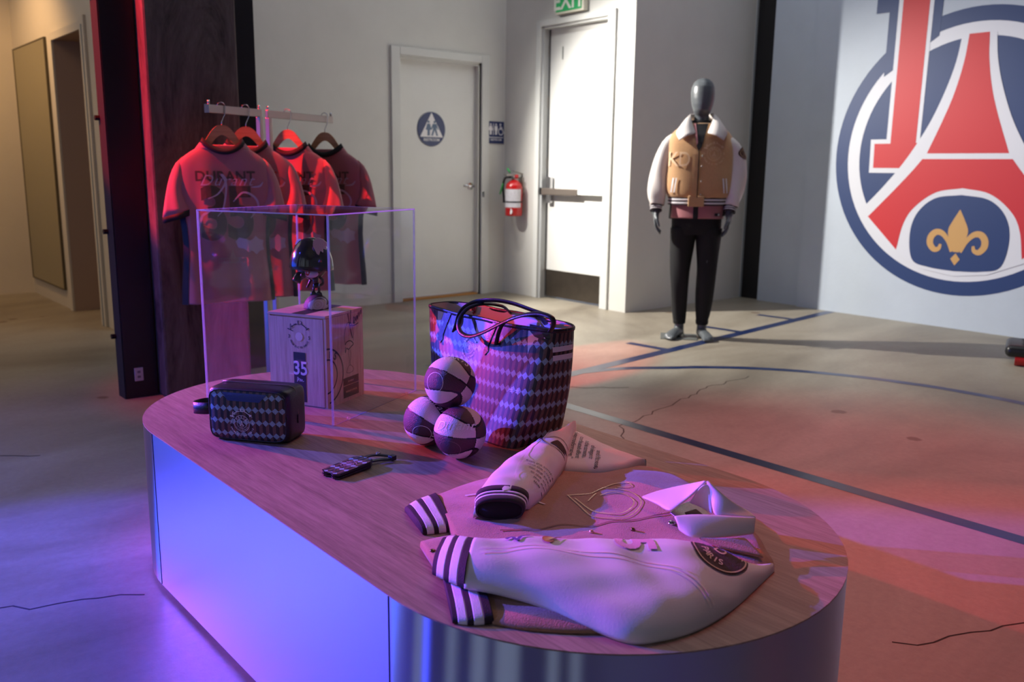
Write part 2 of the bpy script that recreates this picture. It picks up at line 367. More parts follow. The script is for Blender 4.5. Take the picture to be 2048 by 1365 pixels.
def tube(pts, r, n=10, ry=None, upv=V((0, 0, 1)), cap=True, p=2.0):
    """pts list of Vectors; r scalar or list; ry second radius"""
    pts = [V(q) for q in pts]; rings = []; last = None
    for i, q in enumerate(pts):
        t = (pts[min(i + 1, len(pts) - 1)] - pts[max(i - 1, 0)]).normalized()
        if last is None:
            a = t.cross(upv)
            if a.length < 1e-3: a = t.cross(V((1, 0, 0)))
            a.normalize()
        else:
            a = (last - t * last.dot(t)).normalized()
        last = a; b = t.cross(a)
        ra = r[i] if isinstance(r, (list, tuple)) else r
        rb = ra if ry is None else (ry[i] if isinstance(ry, (list, tuple)) else ry)
        rings.append(ellipse(q, a * ra, b * rb, n, p))
    return loft(rings, True, cap)
def tubeo(name, pts, r, m, parent=None, n=10, **kw):
    vs, fs = tube(pts, r, n, **kw); return mesh(name, vs, fs, m, parent, True)
def join_vf(parts):
    vs, fs = [], []
    for v, f in parts:
        o = len(vs); vs += list(v); fs += [tuple(i + o for i in q) for q in f]
    return vs, fs
def extrude_poly(name, pts2, depth, m, parent, frame=None, bev=0):
    """pts2 polygon in local x,z; extruded along y from -depth/2 to depth/2"""
    bm = bmesh.new(); f = frame or (lambda x, y, z: V((x, y, z)))
    a = [bm.verts.new(f(x, -depth / 2, z)) for x, z in pts2]; b = [bm.verts.new(f(x, depth / 2, z)) for x, z in pts2]
    bm.faces.new(a); bm.faces.new(b[::-1]); n = len(a)
    for i in range(n): bm.faces.new((a[i], b[i], b[(i + 1) % n], a[(i + 1) % n]))
    if bev:
        bmesh.ops.bevel(bm, geom=[e for e in bm.edges if abs(e.calc_face_angle(0)) > .6], offset=bev, segments=2, affect='EDGES')
    return bmo(name, bm, m, parent)

# ---- flat shapes (x, y) as (verts, faces), used for print, lettering, painted lines
_tc = {}
def text2d(s, size=1.0, bold=0.0, align='CENTER', spacing=1.0, shear=0):
    key = (s, bold, spacing, shear)
    if key not in _tc:
        cu = bpy.data.curves.new('t', 'FONT'); cu.body = s; cu.size = 1; cu.offset = bold; cu.align_x = 'LEFT'; cu.align_y = 'BOTTOM_BASELINE'
        cu.space_character = spacing; cu.shear = shear; cu.resolution_u = 4
        o = bpy.data.objects.new('t', cu); C.objects.link(o); dg = bpy.context.evaluated_depsgraph_get()
        me = bpy.data.meshes.new_from_object(o.evaluated_get(dg))
        vs = [(v.co.x, v.co.y) for v in me.vertices]; fs = [tuple(p.vertices) for p in me.polygons]
        bpy.data.objects.remove(o); bpy.data.curves.remove(cu); bpy.data.meshes.remove(me)
        _tc[key] = (vs, fs)
    vs, fs = _tc[key]
    if not vs: return [], []
    xs = [v[0] for v in vs]; off = {'CENTER': (min(xs) + max(xs)) / 2, 'LEFT': 0, 'RIGHT': max(xs)}[align]
    return [((x - off) * size, y * size) for x, y in vs], fs
def xf(sh, dx=0, dy=0, rot=0, s=1, sx=1, sy=1):
    c, q = math.cos(rot), math.sin(rot)
    return [(dx + (x * sx * c - y * sy * q) * s, dy + (x * sx * q + y * sy * c) * s) for x, y in sh[0]], sh[1]
def arc_text(s, R, a0, a1, size, bold=.02, outward=True):
    """letters along a circle from angle a0 to a1 (radians), baseline on R"""
    out = []; n = len(s)
    for i, ch in enumerate(s):
        if ch == ' ': continue
        a = a0 + (a1 - a0) * (i / (n - 1) if n > 1 else .5)
        rot = a - PI / 2 if outward else a + PI / 2
        out.append(xf(text2d(ch, size, bold), R * math.cos(a), R * math.sin(a), rot))
    return join_vf(out)
def ring2(R, r, n=48, cx=0, cy=0, a0=0, a1=2 * PI):
    full = abs(a1 - a0 - 2 * PI) < 1e-6; vs, fs = [], []
    for i in range(n if full else n + 1):
        a = a0 + (a1 - a0) * i / n
        vs += [(cx + R * math.cos(a), cy + R * math.sin(a)), (cx + r * math.cos(a), cy + r * math.sin(a))]
    k = len(vs) // 2
    for i in range(n):
        j = (i + 1) % k; fs.append((2 * i, 2 * i + 1, 2 * j + 1, 2 * j))
    return vs, fs
def poly2(pts): return list(pts), [tuple(range(len(pts)))]
def disc2(R, n=48, cx=0, cy=0, ry=None): return poly2([(cx + R * math.cos(2 * PI * i / n), cy + (ry or R) * math.sin(2 * PI * i / n)) for i in range(n)])
def rect2(x0, y0, x1, y1): return poly2([(x0, y0), (x1, y0), (x1, y1), (x0, y1)])
def stroke(pts, wd, sm=6, taper=False):
    pts = catmull(pts, sm) if sm else [np.array(p, float) for p in pts]
    vs, fs = [], []; n = len(pts)
    for i, q in enumerate(pts):
        t = pts[min(i + 1, n - 1)] - pts[max(i - 1, 0)]; L = np.hypot(*t) or 1; nn = np.array([-t[1], t[0]]) / L
        w_ = wd / 2 * ((.35 + .65 * math.sin(PI * (i + .5) / n)) if taper else 1)
        vs += [tuple(q + nn * w_), tuple(q - nn * w_)]
    for i in range(n - 1): fs.append((2 * i, 2 * i + 1, 2 * i + 3, 2 * i + 2))
    return vs, fs
def decal(name, shp, fn, m, parent=None, maxe=None):
    """place a flat shape with fn(x, y) -> Vector; splits long edges so that it follows the surface"""
    bm = bmesh.new(); vv = [bm.verts.new((x, y, 0)) for x, y in shp[0]]
    for f in shp[1]:
        try: bm.faces.new([vv[i] for i in f])
        except ValueError: pass
    if maxe:
        bmesh.ops.triangulate(bm, faces=[f for f in bm.faces if len(f.verts) > 4])
        for _ in range(7):
            es = [e for e in bm.edges if e.calc_length() > maxe]
            if not es: break
            bmesh.ops.subdivide_edges(bm, edges=es, cuts=1)
            bmesh.ops.triangulate(bm, faces=[f for f in bm.faces if len(f.verts) > 4])
    bad = []
    for v in bm.verts:
        q = fn(v.co.x, v.co.y)
        if q is None: bad.append(v)
        else: v.co = q
    if bad: bmesh.ops.delete(bm, geom=bad, context='VERTS')
    me = bpy.data.meshes.new(name); bm.to_mesh(me); bm.free()
    return link(name, me, m, parent)
def wrapper(target, origin, xd, yd, raydir, eps=.0006, back=.3):
    """maps (x, y) onto the surface of a mesh object by a straight projection (in the object's own space)"""
    me = target.data; bvh = BVHTree.FromPolygons([v.co.copy() for v in me.vertices], [tuple(p.vertices) for p in me.polygons])
    origin = V(origin); xd = V(xd).normalized(); yd = V(yd).normalized(); rd = V(raydir).normalized()
    def fn(x, y):
        q = origin + xd * x + yd * y - rd * back
        h = bvh.ray_cast(q, rd, back * 3)
        if h[0] is None: return None
        n = h[1] if h[1].dot(rd) < 0 else -h[1]
        return h[0] - rd * eps + n * eps * .3
    return fn

# signature drawn as pen strokes, unit width about 1
def signature(wd=.02):
    S = [[(0, .95), (.03, .5), (.07, .05)], [(.22, 1.0), (.06, .55), (.02, .5)], [(.05, .53), (.16, .38), (.30, .30)],
         [(.17, .5), (.24, .62), (.2, .7), (.17, .55), (.26, .48)], [(.26, .62), (.30, .5), (.35, .72)], [(.37, .66), (.37, .52)], [(.40, .52), (.42, .68), (.46, .55), (.50, .62)],
         [(.56, 1.0), (.55, .75), (.57, .5)], [(.50, 1.0), (.66, 1.0), (.72, .75), (.6, .5), (.52, .52)], [(.73, .7), (.74, .55), (.79, .68), (.8, .54)], [(.81, .66), (.83, .56), (.87, .66)],
         [(.9, .62), (.86, .5), (.93, .6), (.95, .5)], [(.96, .55), (.99, .66), (1.02, .5)], [(1.06, .9), (1.05, .4)], [(.98, .72), (1.16, .74)]]
    return join_vf([stroke(s, wd, 4) for s in S])
def bend(sh, R, a0, a1, w0=1.16):
    """bend x in 0..w0 onto an arc (clockwise), y outward"""
    vs = []
    for x, y in sh[0]:
        a = a0 + (a1 - a0) * x / w0; rr = R + y
        vs.append((rr * math.cos(a), rr * math.sin(a)))
    return vs, sh[1]
def tower2(s=1, wd=.05):
    """simplified tower linework inside a round crest"""
    L = [[(-.06, .62), (-.10, .2), (-.26, -.2), (-.55, -.52)], [(.06, .62), (.10, .2), (.26, -.2), (.55, -.52)], [(-.2, -.02), (.2, -.02)],
         [(-.38, -.62), (-.3, -.32), (0, -.2), (.3, -.32), (.38, -.62)]]
    return xf(join_vf([stroke(q, wd, 6) for q in L] + [ring2(.26, .21, 24, 0, -.52)]), s=s)
def crest2(R=1.0):
    """round club crest: two rings, PARIS above, small words below, tower in the middle"""
    return xf(join_vf([ring2(1, .95), ring2(.62, .58), xf(tower2(.56, .07), 0, -.02), arc_text('PARIS', .68, R_(140), R_(40), .30, .025),
                       arc_text('SAINT-GERMAIN', .86, R_(215), R_(325), .15, .012, False)]), s=R)
def from_dc(R=1.0):
    """crest with signature above, 3 / 5 at the sides and FROM D.C TO PARIS below"""
    return join_vf([crest2(R), bend(xf(signature(.055), s=1, sy=.62 * R, sx=1), R * 1.12, R_(150), R_(30)),
                    xf(text2d('3', .42 * R, .02), -1.42 * R, -.1 * R), xf(text2d('5', .42 * R, .02), 1.42 * R, -.1 * R),
                    arc_text('FROM D.C TO PARIS', 1.60 * R, R_(203), R_(337), .28 * R, .03, False)])

# ================================================================== SETTING
fl = struct(box('floor', (-10, -6, -.2), (6.5, 8.5, 0), FLOOR))
def onfloor(z=.0008): return lambda x, y: V((x, y, z))
decal('court_line', stroke([(-4.4, 3.06), (.6, 3.125)], .070, 0), onfloor(), TAPE, fl)
decal('court_line', stroke([(-3.70, 3.60), (-3.60, 3.95), (-3.42, 4.227), (-3.335, 4.364), (-3.127, 4.592), (-2.86, 4.79), (-2.528, 4.942), (-2.3, 5.005), (-2.103, 5.041), (-1.717, 5.047), (-1.3, 4.95), (-.9, 4.72)], .07, 6), onfloor(.0009), TAPE, fl)
decal('court_line', stroke([(-3.52, 2.2), (-3.699, 3.72), (-4.045, 7.09)], .085, 0), onfloor(.001), TAPE, fl)
for (x, y) in ((-3.80, 4.62), (-3.90, 5.60), (-3.985, 6.45)):
    decal('court_line', stroke([(x, y), (x - .34, y - .035)], .07, 0), onfloor(.0011), TAPE, fl)
def crackline(pts, wd=.006):
    rnd = random.Random(len(pts) * 7 + int(pts[0][0] * 100)); out = []
    for i in range(len(pts) - 1):
        a, b = np.array(pts[i]), np.array(pts[i + 1]); n = max(3, int(np.hypot(*(b - a)) / .05))
        for k in range(n):
            out.append(a + (b - a) * k / n + np.array([rnd.uniform(-.016, .016), rnd.uniform(-.016, .016)]))
    out.append(np.array(pts[-1]))
    decal('crack', stroke(out, wd, 0), onfloor(.0006), CRACK, fl)
crackline([(-2.35, 2.62), (-2.75, 3.03), (-2.86, 3.5), (-2.98, 4.0), (-3.0, 4.4)])
crackline([(-.95, 2.12), (-.78, 2.5), (-.72, 2.8), (-.35, 3.3)], .005)
crackline([(-4.6, .15), (-4.2, .42), (-3.95, .78)], .007)
crackline([(-2.45, .72), (-2.55, .45), (-2.7, .2), (-2.9, -.1)], .006)
crackline([(-3.55, 3.3), (-3.4, 3.42), (-3.25, 3.62)], .008)

WT = 5.6
def wallbox(name, lo, hi, m=WALL): return struct(box(name, lo, hi, m))
wallbox('wall_restroom', (-6.95, 2.05, 0), (-6.70, 4.36, 3.1)); w1 = bpy.data.objects['wall_restroom']
# pieces around the restroom door and the exit door belong to their walls
box('wall_piece', (-6.95, 5.235, 0), (-6.70, 5.80, 3.1), WALL, w1); box('wall_piece', (-6.95, 4.36, 2.16), (-6.70, 5.235, 3.1), WALL, w1)
w2 = wallbox('wall_exit', (-6.70, 5.56, 0), (-6.19, 5.80, WT))
box('wall_piece', (-5.36, 5.56, 0), (-5.07, 5.80, WT), WALL, w2); box('wall_piece', (-6.19, 5.56, 2.45), (-5.36, 5.80, WT), WALL, w2)
wallbox('wall_side', (-5.27, 5.80, 0), (-5.07, 7.30, WT))
w3 = wallbox('wall_crest', (-4.40, 7.11, 0), (6.5, 7.40, WT), CREST_WALL)
box('wall_piece', (-4.85, 7.16, 0), (-4.40, 7.40, WT), CREST_WALL, w3)
wallbox('wall_behind', (6.4, -6, 0), (6.5, 7.2, WT))
wallbox('wall_left', (-9.5, -6, 0), (-9.2, 1.9, 3.2), HALLW)
w4 = wallbox('wall_corridor', (-9.5, 1.9, 0), (-7.83, 2.05, 3.2), HALLW)
box('wall_piece', (-7.83, 1.9, 2.14), (-6.98, 2.05, 3.2), HALLW, w4); box('wall_piece', (-6.98, 1.9, 0), (-6.70, 2.05, 3.2), HALLW, w4)
# street front behind the photographer: piers, sill and tall panes
wf = wallbox('wall_front', (-9.5, -6.0, 4.2), (6.5, -5.8, WT))
box('wall_piece', (-9.5, -6.0, 0), (6.5, -5.8, .5), WALL, wf)
for x, w_ in ((-9.5, 1.2), (-7.3, 1.5), (-4.9, 1.7), (-2.6, .9), (-.9, .5), (.9, 1.6), (3.3, .7), (5.0, 1.5)):
    box('wall_piece', (x, -6.0, .5), (x + w_, -5.8, 4.2), mat('dark_pier', (58, 56, 60), .6), wf)
ce = struct(box('ceiling', (-10, -6, WT), (6.5, 8.5, WT + .1), mat('ceiling_paint', (120, 116, 112), .8)))

# restroom door (closed leaf in a moulded frame)
d1 = struct(thing('door_1', 'white restroom door with a chrome lever', 'door', (-6.70, 4.36, 0)))
del d1['category']
box('door_leaf', (-.10, -.005, .025), (-.055, .885, 2.14), DOORM, d1)
box('door_jamb', (-.10, .885, 0), (-.0, .92, 2.17), mat('shaded_jamb', (196, 188, 184), .5), d1)
for lo, hi in (((-.0, -.09, 0), (.025, .0, 2.22)), ((-.0, .90, 0), (.025, .985, 2.22)), ((-.0, 0, 2.15), (.025, .90, 2.22))): box('door_frame', lo, hi, TRIM, d1, .004)
box('door_frame', (-.06, 0, 2.125), (-.0, .90, 2.15), TRIM, d1)
box('door_frame', (-.06, -.0, 0), (-.0, .012, 2.15), TRIM, d1)
box('threshold', (-.09, 0, .0), (-.0, .885, .014), OCHRE, d1)
hd = tubeo('door_handle', [(-.055, .82, 1.03), (.005, .82, 1.03), (.01, .80, 1.03), (.01, .70, 1.035)], .011, CHROME, d1)
vs, fs = tube([V((-.056, .82, 1.03)), V((-.045, .82, 1.03))], .034, 20); mesh('handle_rose', vs, fs, CHROME, hd, False)
box('strike_plate', (.0251, .905, .93), (.027, .93, .98), CHROME, d1)
# exit door
d2 = struct(thing('door_2', 'white exit door with push bar', 'door', (-6.19, 5.56, 0))); del d2['category']
box('door_leaf', (.03, .07, .02), (.83, .12, 2.43), DOORM, d2)
for lo, hi in (((-.06, -.022, 0), (.0, .0, 2.50)), ((.83, -.022, 0), (.915, .0, 2.50)), ((0, -.022, 2.45), (.83, .0, 2.50))): box('door_frame', lo, hi, TRIM, d2, .003)
box('door_frame', (0, 0, 0), (.03, .10, 2.45), mat('grey_frame', (170, 172, 172), .4), d2); box('door_frame', (.03, 0, 2.43), (.83, .07, 2.45), TRIM, d2)
box('kick_plate', (.04, .066, .02), (.83, .069, .27), KICK, d2)
box('gasket', (.031, .062, .02), (.04, .069, 2.43), mat('gasket', (60, 62, 64), .7), d2)
pb = box('push_bar', (.03, -.01, .965), (.50, .055, 1.025), mat('bronze_bar', (128, 118, 110), .35, .6), d2, .006)
box('bar_rail', (.50, .0, .975), (.83, .05, 1.02), TRIM, pb, .004); box('bar_end', (.005, -.008, .965), (.03, .055, 1.03), BPLA, pb, .004)
box('bar_latch', (.06, .02, .89), (.12, .06, 1.13), CHROME, d2, .006)
box('door_mark', (.195, .067, 2.16), (.207, .0695, 2.27), mat('mark', (90, 96, 90), .6), d2)
for z in (.25, 1.2, 1.75, 2.2): box('hinge', (.022, .05, z), (.034, .065, z + .1), SATIN, d2)
# corridor doorway with a half-open leaf and dark room beyond
d3 = struct(thing('door_3', 'corridor doorway', 'door', (-7.83, 1.9, 0))); del d3['category']
for lo, hi in (((-.05, -.02, 0), (.03, .0, 2.19)), ((.82, -.02, 0), (.93, .0, 2.22)), ((.03, -.02, 2.13), (.82, .0, 2.19))): box('door_frame', lo, hi, HALLW, d3, .003)
box('door_jamb', (-.0, .0, 0), (.03, .75, 2.14), mat('corridor_jamb', (176, 150, 132), .6), d3)
box('door_jamb', (.03, .75, 0), (.06, .80, 2.14), OCHRE, d3)
box('inner_panel', (.06, .8, 0), (.26, .84, 2.14), mat('inner_cream', (200, 172, 136), .6), d3)
box('inner_panel', (.26, .86, 0), (1.3, .90, 2.4), DARKV, d3)  # near-black sheet; the darkness of the unlit room is put into its colour
box('inner_panel', (-.0, .0, 2.139), (.85, .80, 2.15), mat('inner_soffit', (180, 150, 118), .6), d3)
box('latch', (.035, .70, .98), (.042, .74, 1.06), SATIN, d3)
# blue edge strip on the right casing
box('casing_bead', (.872, -.024, 0), (.885, -.019, 2.16), mat('blue_grey_bead', (128, 142, 150), .5), d3)

# leaning mirror on the corridor wall
mi = thing('wall_mirror', 'tall olive-tinted mirror in a thin dark frame on the corridor wall', 'mirror', (-8.54, 1.9, 1.16))
box('mirror_glass', (-.57, -.018, -1.0), (.52, -.008, 1.01), MIRROR, mi)
for lo, hi in (((-.58, -.022, -1.01), (-.57, -.001, 1.02)), ((.52, -.022, -1.01), (.53, -.001, 1.02)), ((-.57, -.022, -1.01), (.52, -.001, -1.0)), ((-.57, -.022, 1.01), (.52, -.001, 1.02))):
    box('frame', lo, hi, mat('dark_frame', (84, 74, 52), .5), mi)

# structural columns
cc = box('concrete_column', (-5.10, 1.515, 0), (-4.564, 1.985, WT), CONC, None, .012)
tag(cc, 'rough board-marked concrete column behind the hanging pink jerseys', 'column')
sp_ = thing('steel_post', 'black steel post standing left of the concrete column', 'post', (-4.73, 1.43, 0))
bm = bmesh.new(); bx(bm, (-.055, -.085, 0), (.065, -.075, WT)); bx(bm, (-.055, .065, 0), (.065, .075, WT)); bx(bm, (.05, -.075, 0), (.064, .065, WT)); bx(bm, (-.055, -.075, 0), (-.045, .065, WT))
bmo('flange', bm, STEEL, sp_)
box('web_plate', (-.044, -.09, 0), (.06, -.0851, WT), mat('dulled_black_steel', (20, 21, 22), .7, 0), sp_)  # red lamp's light on this face is held down by the darkened colour
for z in (.32, .86, 1.42, 2.0, 2.6): 
    vs, fs = tube([V((-.03, -.112, z)), V((-.03, -.09, z))], .014, 6); mesh('bolt', vs, fs, STEEL, sp_)
ol = thing('wall_outlet', 'small white outlet plate low on the black steel post', 'outlet', (-4.664, 1.413, .12))
box('plate', (0, -.022, -.03), (.005, .022, .04), OUTLET, ol, .002); 
for z in (-.008, .018): box('socket', (.005, -.008, z - .006), (.006, .008, z + .006), mat('socket', (120, 110, 110), .5), ol)
p2 = thing('steel_post', 'black steel post visible right of the concrete column', 'post', (-5.015, 2.125, 0))
bm = bmesh.new(); bx(bm, (-.065, -.13, 0), (.065, -.115, WT)); bx(bm, (-.065, .115, 0), (.065, .13, WT)); bx(bm, (.045, -.115, 0), (.065, .115, WT)); bmo('flange', bm, STEEL, p2)
p3 = thing('steel_post', 'black steel column in the corner beside the crest wall', 'post', (-4.95, 7.28, 0))
bm = bmesh.new(); bx(bm, (-.115, -.075, 0), (.09, .075, WT)); bx(bm, (.075, -.085, 0), (.115, -.07, WT)); bmo('flange', bm, STEEL, p3)
box('edge_strip', (-.12, -.10, 0), (-.112, .02, WT), mat('pale_edge', (150, 156, 160), .5), p3)

# ---------------------------------------------------------------- crest on the right wall
cr = thing('wall_crest', 'huge round navy, red and white club crest on the right wall', 'emblem', (-3.035, 7.11, 1.347))
def cw(off): return lambda x, y: V((x, -off, y))
def Z8(pts):   # wall offsets already measured
    return pts
decal('outer_ring', ring2(1.084, .974, 96), cw(.002), CNAVY, cr)
decal('white_field', disc2(.975, 96), cw(.0015), CWHT, cr)
decal('navy_field', disc2(.871, 96), cw(.0025), CNAVY, cr)
# tall letter that overlaps the circle
decal('letter_shadow', poly2([(-.83, 1.12), (-.72, 1.12), (-.72, .62), (-.30, .90), (-.29, 1.35), (-.70, 1.9), (-.83, 1.9)]), cw(.003), CNAVY, cr)
decal('letter_outline', poly2([(-.645, 1.9), (-.360, 1.9), (-.372, .12), (-.30, .12), (-.30, -.145), (-.775, -.145), (-.782, .125), (-.648, .125)]), cw(.0042), CWHT, cr)
decal('letter', poly2([(-.612, 1.9), (-.395, 1.9), (-.402, .093), (-.33, .093), (-.33, -.105), (-.742, -.105), (-.748, .09), (-.612, .09)]), cw(.0052), CRED, cr)
# tower
lw = [(-.125, .885), (-.150, .70), (-.205, .50), (-.29, .28), (-.385, .10), (-.50, -.08), (-.66, -.28), (-.835, -.47)]
arcb = [(.93 * math.cos(a), .93 * math.sin(a)) for a in [R_(210) + R_(120) * k / 24 for k in range(25)]]
half = lw + [p for p in arcb if p[0] <= 0]
tw_out = half + [(-x, y) for x, y in half[::-1]]
def strip_fill(left):   # convex-safe fill between a left edge and its mirror
    n = len(left); vs = [p for p in left] + [(-x, y) for x, y in left]
    return vs, [(i, i + 1, n + i + 1, n + i) for i in range(n - 1)]
lwf = catmull(lw, 4)
decal('tower_outline', strip_fill([tuple(p) for p in lwf] + [(-.72, -.62), (-.5, -.79), (-.25, -.90), (-.0001, -.935)]), cw(.006), CWHT, cr)
ru = [tuple(p) for p in catmull([(-.073, .89), (-.09, .70), (-.135, .48), (-.20, .28), (-.305, .01)], 5)]
decal('tower', strip_fill(ru), cw(.007), CRED, cr)
a_ = [tuple(p) for p in catmull([(-.335, -.033), (-.42, -.14), (-.56, -.30), (-.748, -.505)], 6)]
b_ = [tuple(p) for p in catmull([(-.0001, -.253), (-.20, -.29), (-.36, -.41), (-.44, -.55), (-.480, -.762)], 6)]
for sgn in (-1, 1):
    vs = [(-sgn * x, y) for x, y in a_] + [(-sgn * x, y) for x, y in b_]; n = len(a_); fs_ = []
    nb = len(b_)
    # fan the leg between the two curves
    m_ = max(n, nb); A2 = [a_[min(n - 1, int(i * (n - 1) / (m_ - 1)))] for i in range(m_)]; B2 = [b_[min(nb - 1, int(i * (nb - 1) / (m_ - 1)))] for i in range(m_)]
    vs = [(-sgn * x, y) for x, y in A2] + [(-sgn * x, y) for x, y in B2]
    decal('tower_leg', (vs, [(i, i + 1, m_ + i + 1, m_ + i) for i in range(m_ - 1)]), cw(.0072), CRED, cr)
decal('tower_leg', poly2([(-.336, -.033), (.336, -.033), (0.0, -.2535)]), cw(.0071), CRED, cr)
ov = catmull([(0, -.305), (-.2, -.335), (-.33, -.45), (-.378, -.62), (-.34, -.83), (-.2, -.88), (0, -.895)], 6)
ov = [tuple(p) for p in ov]
decal('oval', strip_fill(ov), cw(.008), CNAVY, cr)
decal('lily', strip_fill([tuple(p) for p in catmull([(0.0, -.415), (-.045, -.50), (-.075, -.575), (-.06, -.66), (-.022, -.745)], 5)]), cw(.009), CGOLD, cr)
hk = catmull([(-.035, -.745), (-.07, -.66), (-.12, -.605), (-.17, -.60), (-.205, -.64), (-.205, -.695), (-.17, -.735), (-.135, -.725), (-.125, -.69)], 5)
for sgn in (-1, 1):
    st = stroke([tuple(p) for p in hk], .052, 0, True)
    decal('lily', ([(-sgn * x, y) for x, y in st[0]], st[1]), cw(.0092 if sgn < 0 else .0093), CGOLD, cr)
decal('lily', poly2([(0, -.755), (-.036, -.80), (0, -.85), (.036, -.80)]), cw(.009), CGOLD, cr)
decal('letter_outline', poly2([(.645, 1.9), (.56, 1.9), (.56, -.145), (.775, -.145), (.782, .125), (.648, .125)]), cw(.0042), CWHT, cr)
decal('letter', poly2([(.612, .09), (.612, -.105), (.742, -.105), (.748, .09)]), cw(.0052), CRED, cr)

# ---------------------------------------------------------------- signs
def man2(w=.4, skirt=False, walk=False):
    P = [disc2(.09, 16, 0, .90)]
    if skirt: P += [poly2([(-.12, .78), (.12, .78), (.24, .40), (.10, .36), (.10, 0), (-.10, 0), (-.10, .36), (-.24, .40)])]
    elif walk: P += [poly2([(-.16, .78), (.16, .78), (.14, .42), (-.14, .42)]), poly2([(-.14, .42), (.02, .42), (-.14, 0), (-.28, 0)]), poly2([(-.02, .42), (.14, .42), (.28, 0), (.14, 0)]), poly2([(-.16, .78), (-.3, .42), (-.22, .40), (-.1, .65)]), poly2([(.16, .78), (.3, .42), (.22, .40), (.1, .65)])]
    else: P += [poly2([(-.16, .78), (.16, .78), (.18, .40), (.10, .36), (.10, 0), (-.10, 0), (-.10, .36), (-.18, .40)])]
    return join_vf(P)
def onx(off): return lambda x, y: V((off, x, y))
s1 = thing('restroom_sign', 'round navy sign with a white triangle on the restroom door', 'sign', (-6.755, 4.735, 1.54))
vs, fs = tube([V((.001, 0, 0)), V((.008, 0, 0))], .152, 40); mesh('disc', vs, fs, SIGNN, s1)
decal('triangle', poly2([(0, .145), (-.125, -.07), (.125, -.07)]), onx(.0085), WHITEP, s1)
decal('figure', xf(man2(skirt=True), -.033, -.058, s=.135), onx(.009), SIGNF, s1); decal('figure', xf(man2(walk=True), .033, -.058, s=.135), onx(.009), SIGNF, s1)
decal('lettering', xf(text2d('RESTROOM', .034, .01), 0, -.105), onx(.009), WHITEP, s1)
s2 = thing('restroom_sign', 'square navy wall sign with people and wheelchair symbols right of the restroom door', 'sign', (-6.70, 5.443, 1.535))
box('plate', (.001, -.098, -.105), (.007, .098, .10), SIGNN, s2)
decal('figure', xf(man2(skirt=True), -.065, -.022, s=.105), onx(.0076), WHITEP, s2); decal('figure', xf(man2(), .0, -.022, s=.105), onx(.0076), WHITEP, s2)
decal('divider', rect2(-.036, -.025, -.029, .082), onx(.0076), WHITEP, s2)
decal('wheelchair', xf(join_vf([ring2(.034, .026, 24), disc2(.010, 12, -.005, .066), stroke([(-.006, .055), (-.004, .022), (.022, .02), (.032, -.012), (.045, -.012)], .012, 0), stroke([(-.005, .04), (.02, .038)], .008, 0)]), .058, .008), onx(.0077), WHITEP, s2)
decal('divider', rect2(-.085, -.05, .085, -.044), onx(.0076), WHITEP, s2)
decal('lettering', xf(text2d('RESTROOM', .026, .01), 0, -.078), onx(.0077), WHITEP, s2)
s3 = thing('exit_sign', 'green and white exit sign above the exit door', 'sign', (-5.79, 5.56, 2.62))
box('sign_box', (-.175, -.055, -.10), (.175, -.001, .12), mat('ivory_case', (208, 204, 186), .5), s3, .004); box('sign_face', (-.165, -.058, -.082), (.150, -.0551, .11), SIGNG, s3)
decal('lettering', xf(text2d('EXIT', .20, .02, spacing=1.0), -.005, -.062, sx=.92), lambda x, y: V((x, -.0586, y)), SIGNW, s3)

# fire extinguisher
fe = thing('fire_extinguisher', 'red fire extinguisher hanging between restroom sign and exit door', 'extinguisher', (-6.44, 5.46, .76))
vs, fs = tube([V((0, 0, z)) for z in (0, .01, .27, .30, .325, .335)], [.075, .08, .08, .068, .04, .025], 28); mesh('tank', vs, fs, REDP, fe, True)
bd = tubeo('neck', [(0, 0, .33), (0, 0, .37)], .022, SATIN, fe)
box('lever', (-.03, -.10, .375), (.015, .055, .385), SATIN, fe, .003)
lv = box('lever', (-.02, -.11, .40), (.012, .04, .408), SATIN, fe, .003); lv.rotation_euler = (-.25, 0, 0)
tubeo('gauge', [(.03, -.0, .365), (.045, -.0, .365)], .02, REDP, fe)
tubeo('hose', [V(p) for p in catmull([(-.02, -.02, .36), (-.07, -.05, .35), (-.10, -.05, .27), (-.088, -.05, .17), (-.085, -.05, .12)], 5)], .011, BPLA, fe)
vs, fs = tube([V((0, 0, .08)), V((0, 0, .25))], .0812, 28, cap=False); lb = mesh('paper_wrap', vs, [f for i, f in enumerate(fs) if len(f) == 4 and 2 < (i % 28) < 22], LABEL, fe, True)
vs, fs = tube([V((0, 0, .125)), V((0, 0, .137))], .0835, 28); mesh('strap', vs, fs, BPLA, fe, True)
decal('round_label', disc2(.028, 20), lambda x, y: V((.04 + x * .8, -.0722 + abs(x) * .2 - .002, .045 + y)), WHITEP, fe)
tubeo('inspection_tag', [(-.06, -.085, .30), (-.095, -.09, .20)], .012, GREENP, fe, 6, ry=.003); tubeo('pull_pin', [(-.01, -.04, .40), (-.04, -.05, .44)], .008, GREENP, fe, 6)
box('wall_bracket', (-.03, .0805, .2), (.03, .099, .36), SATIN, fe)

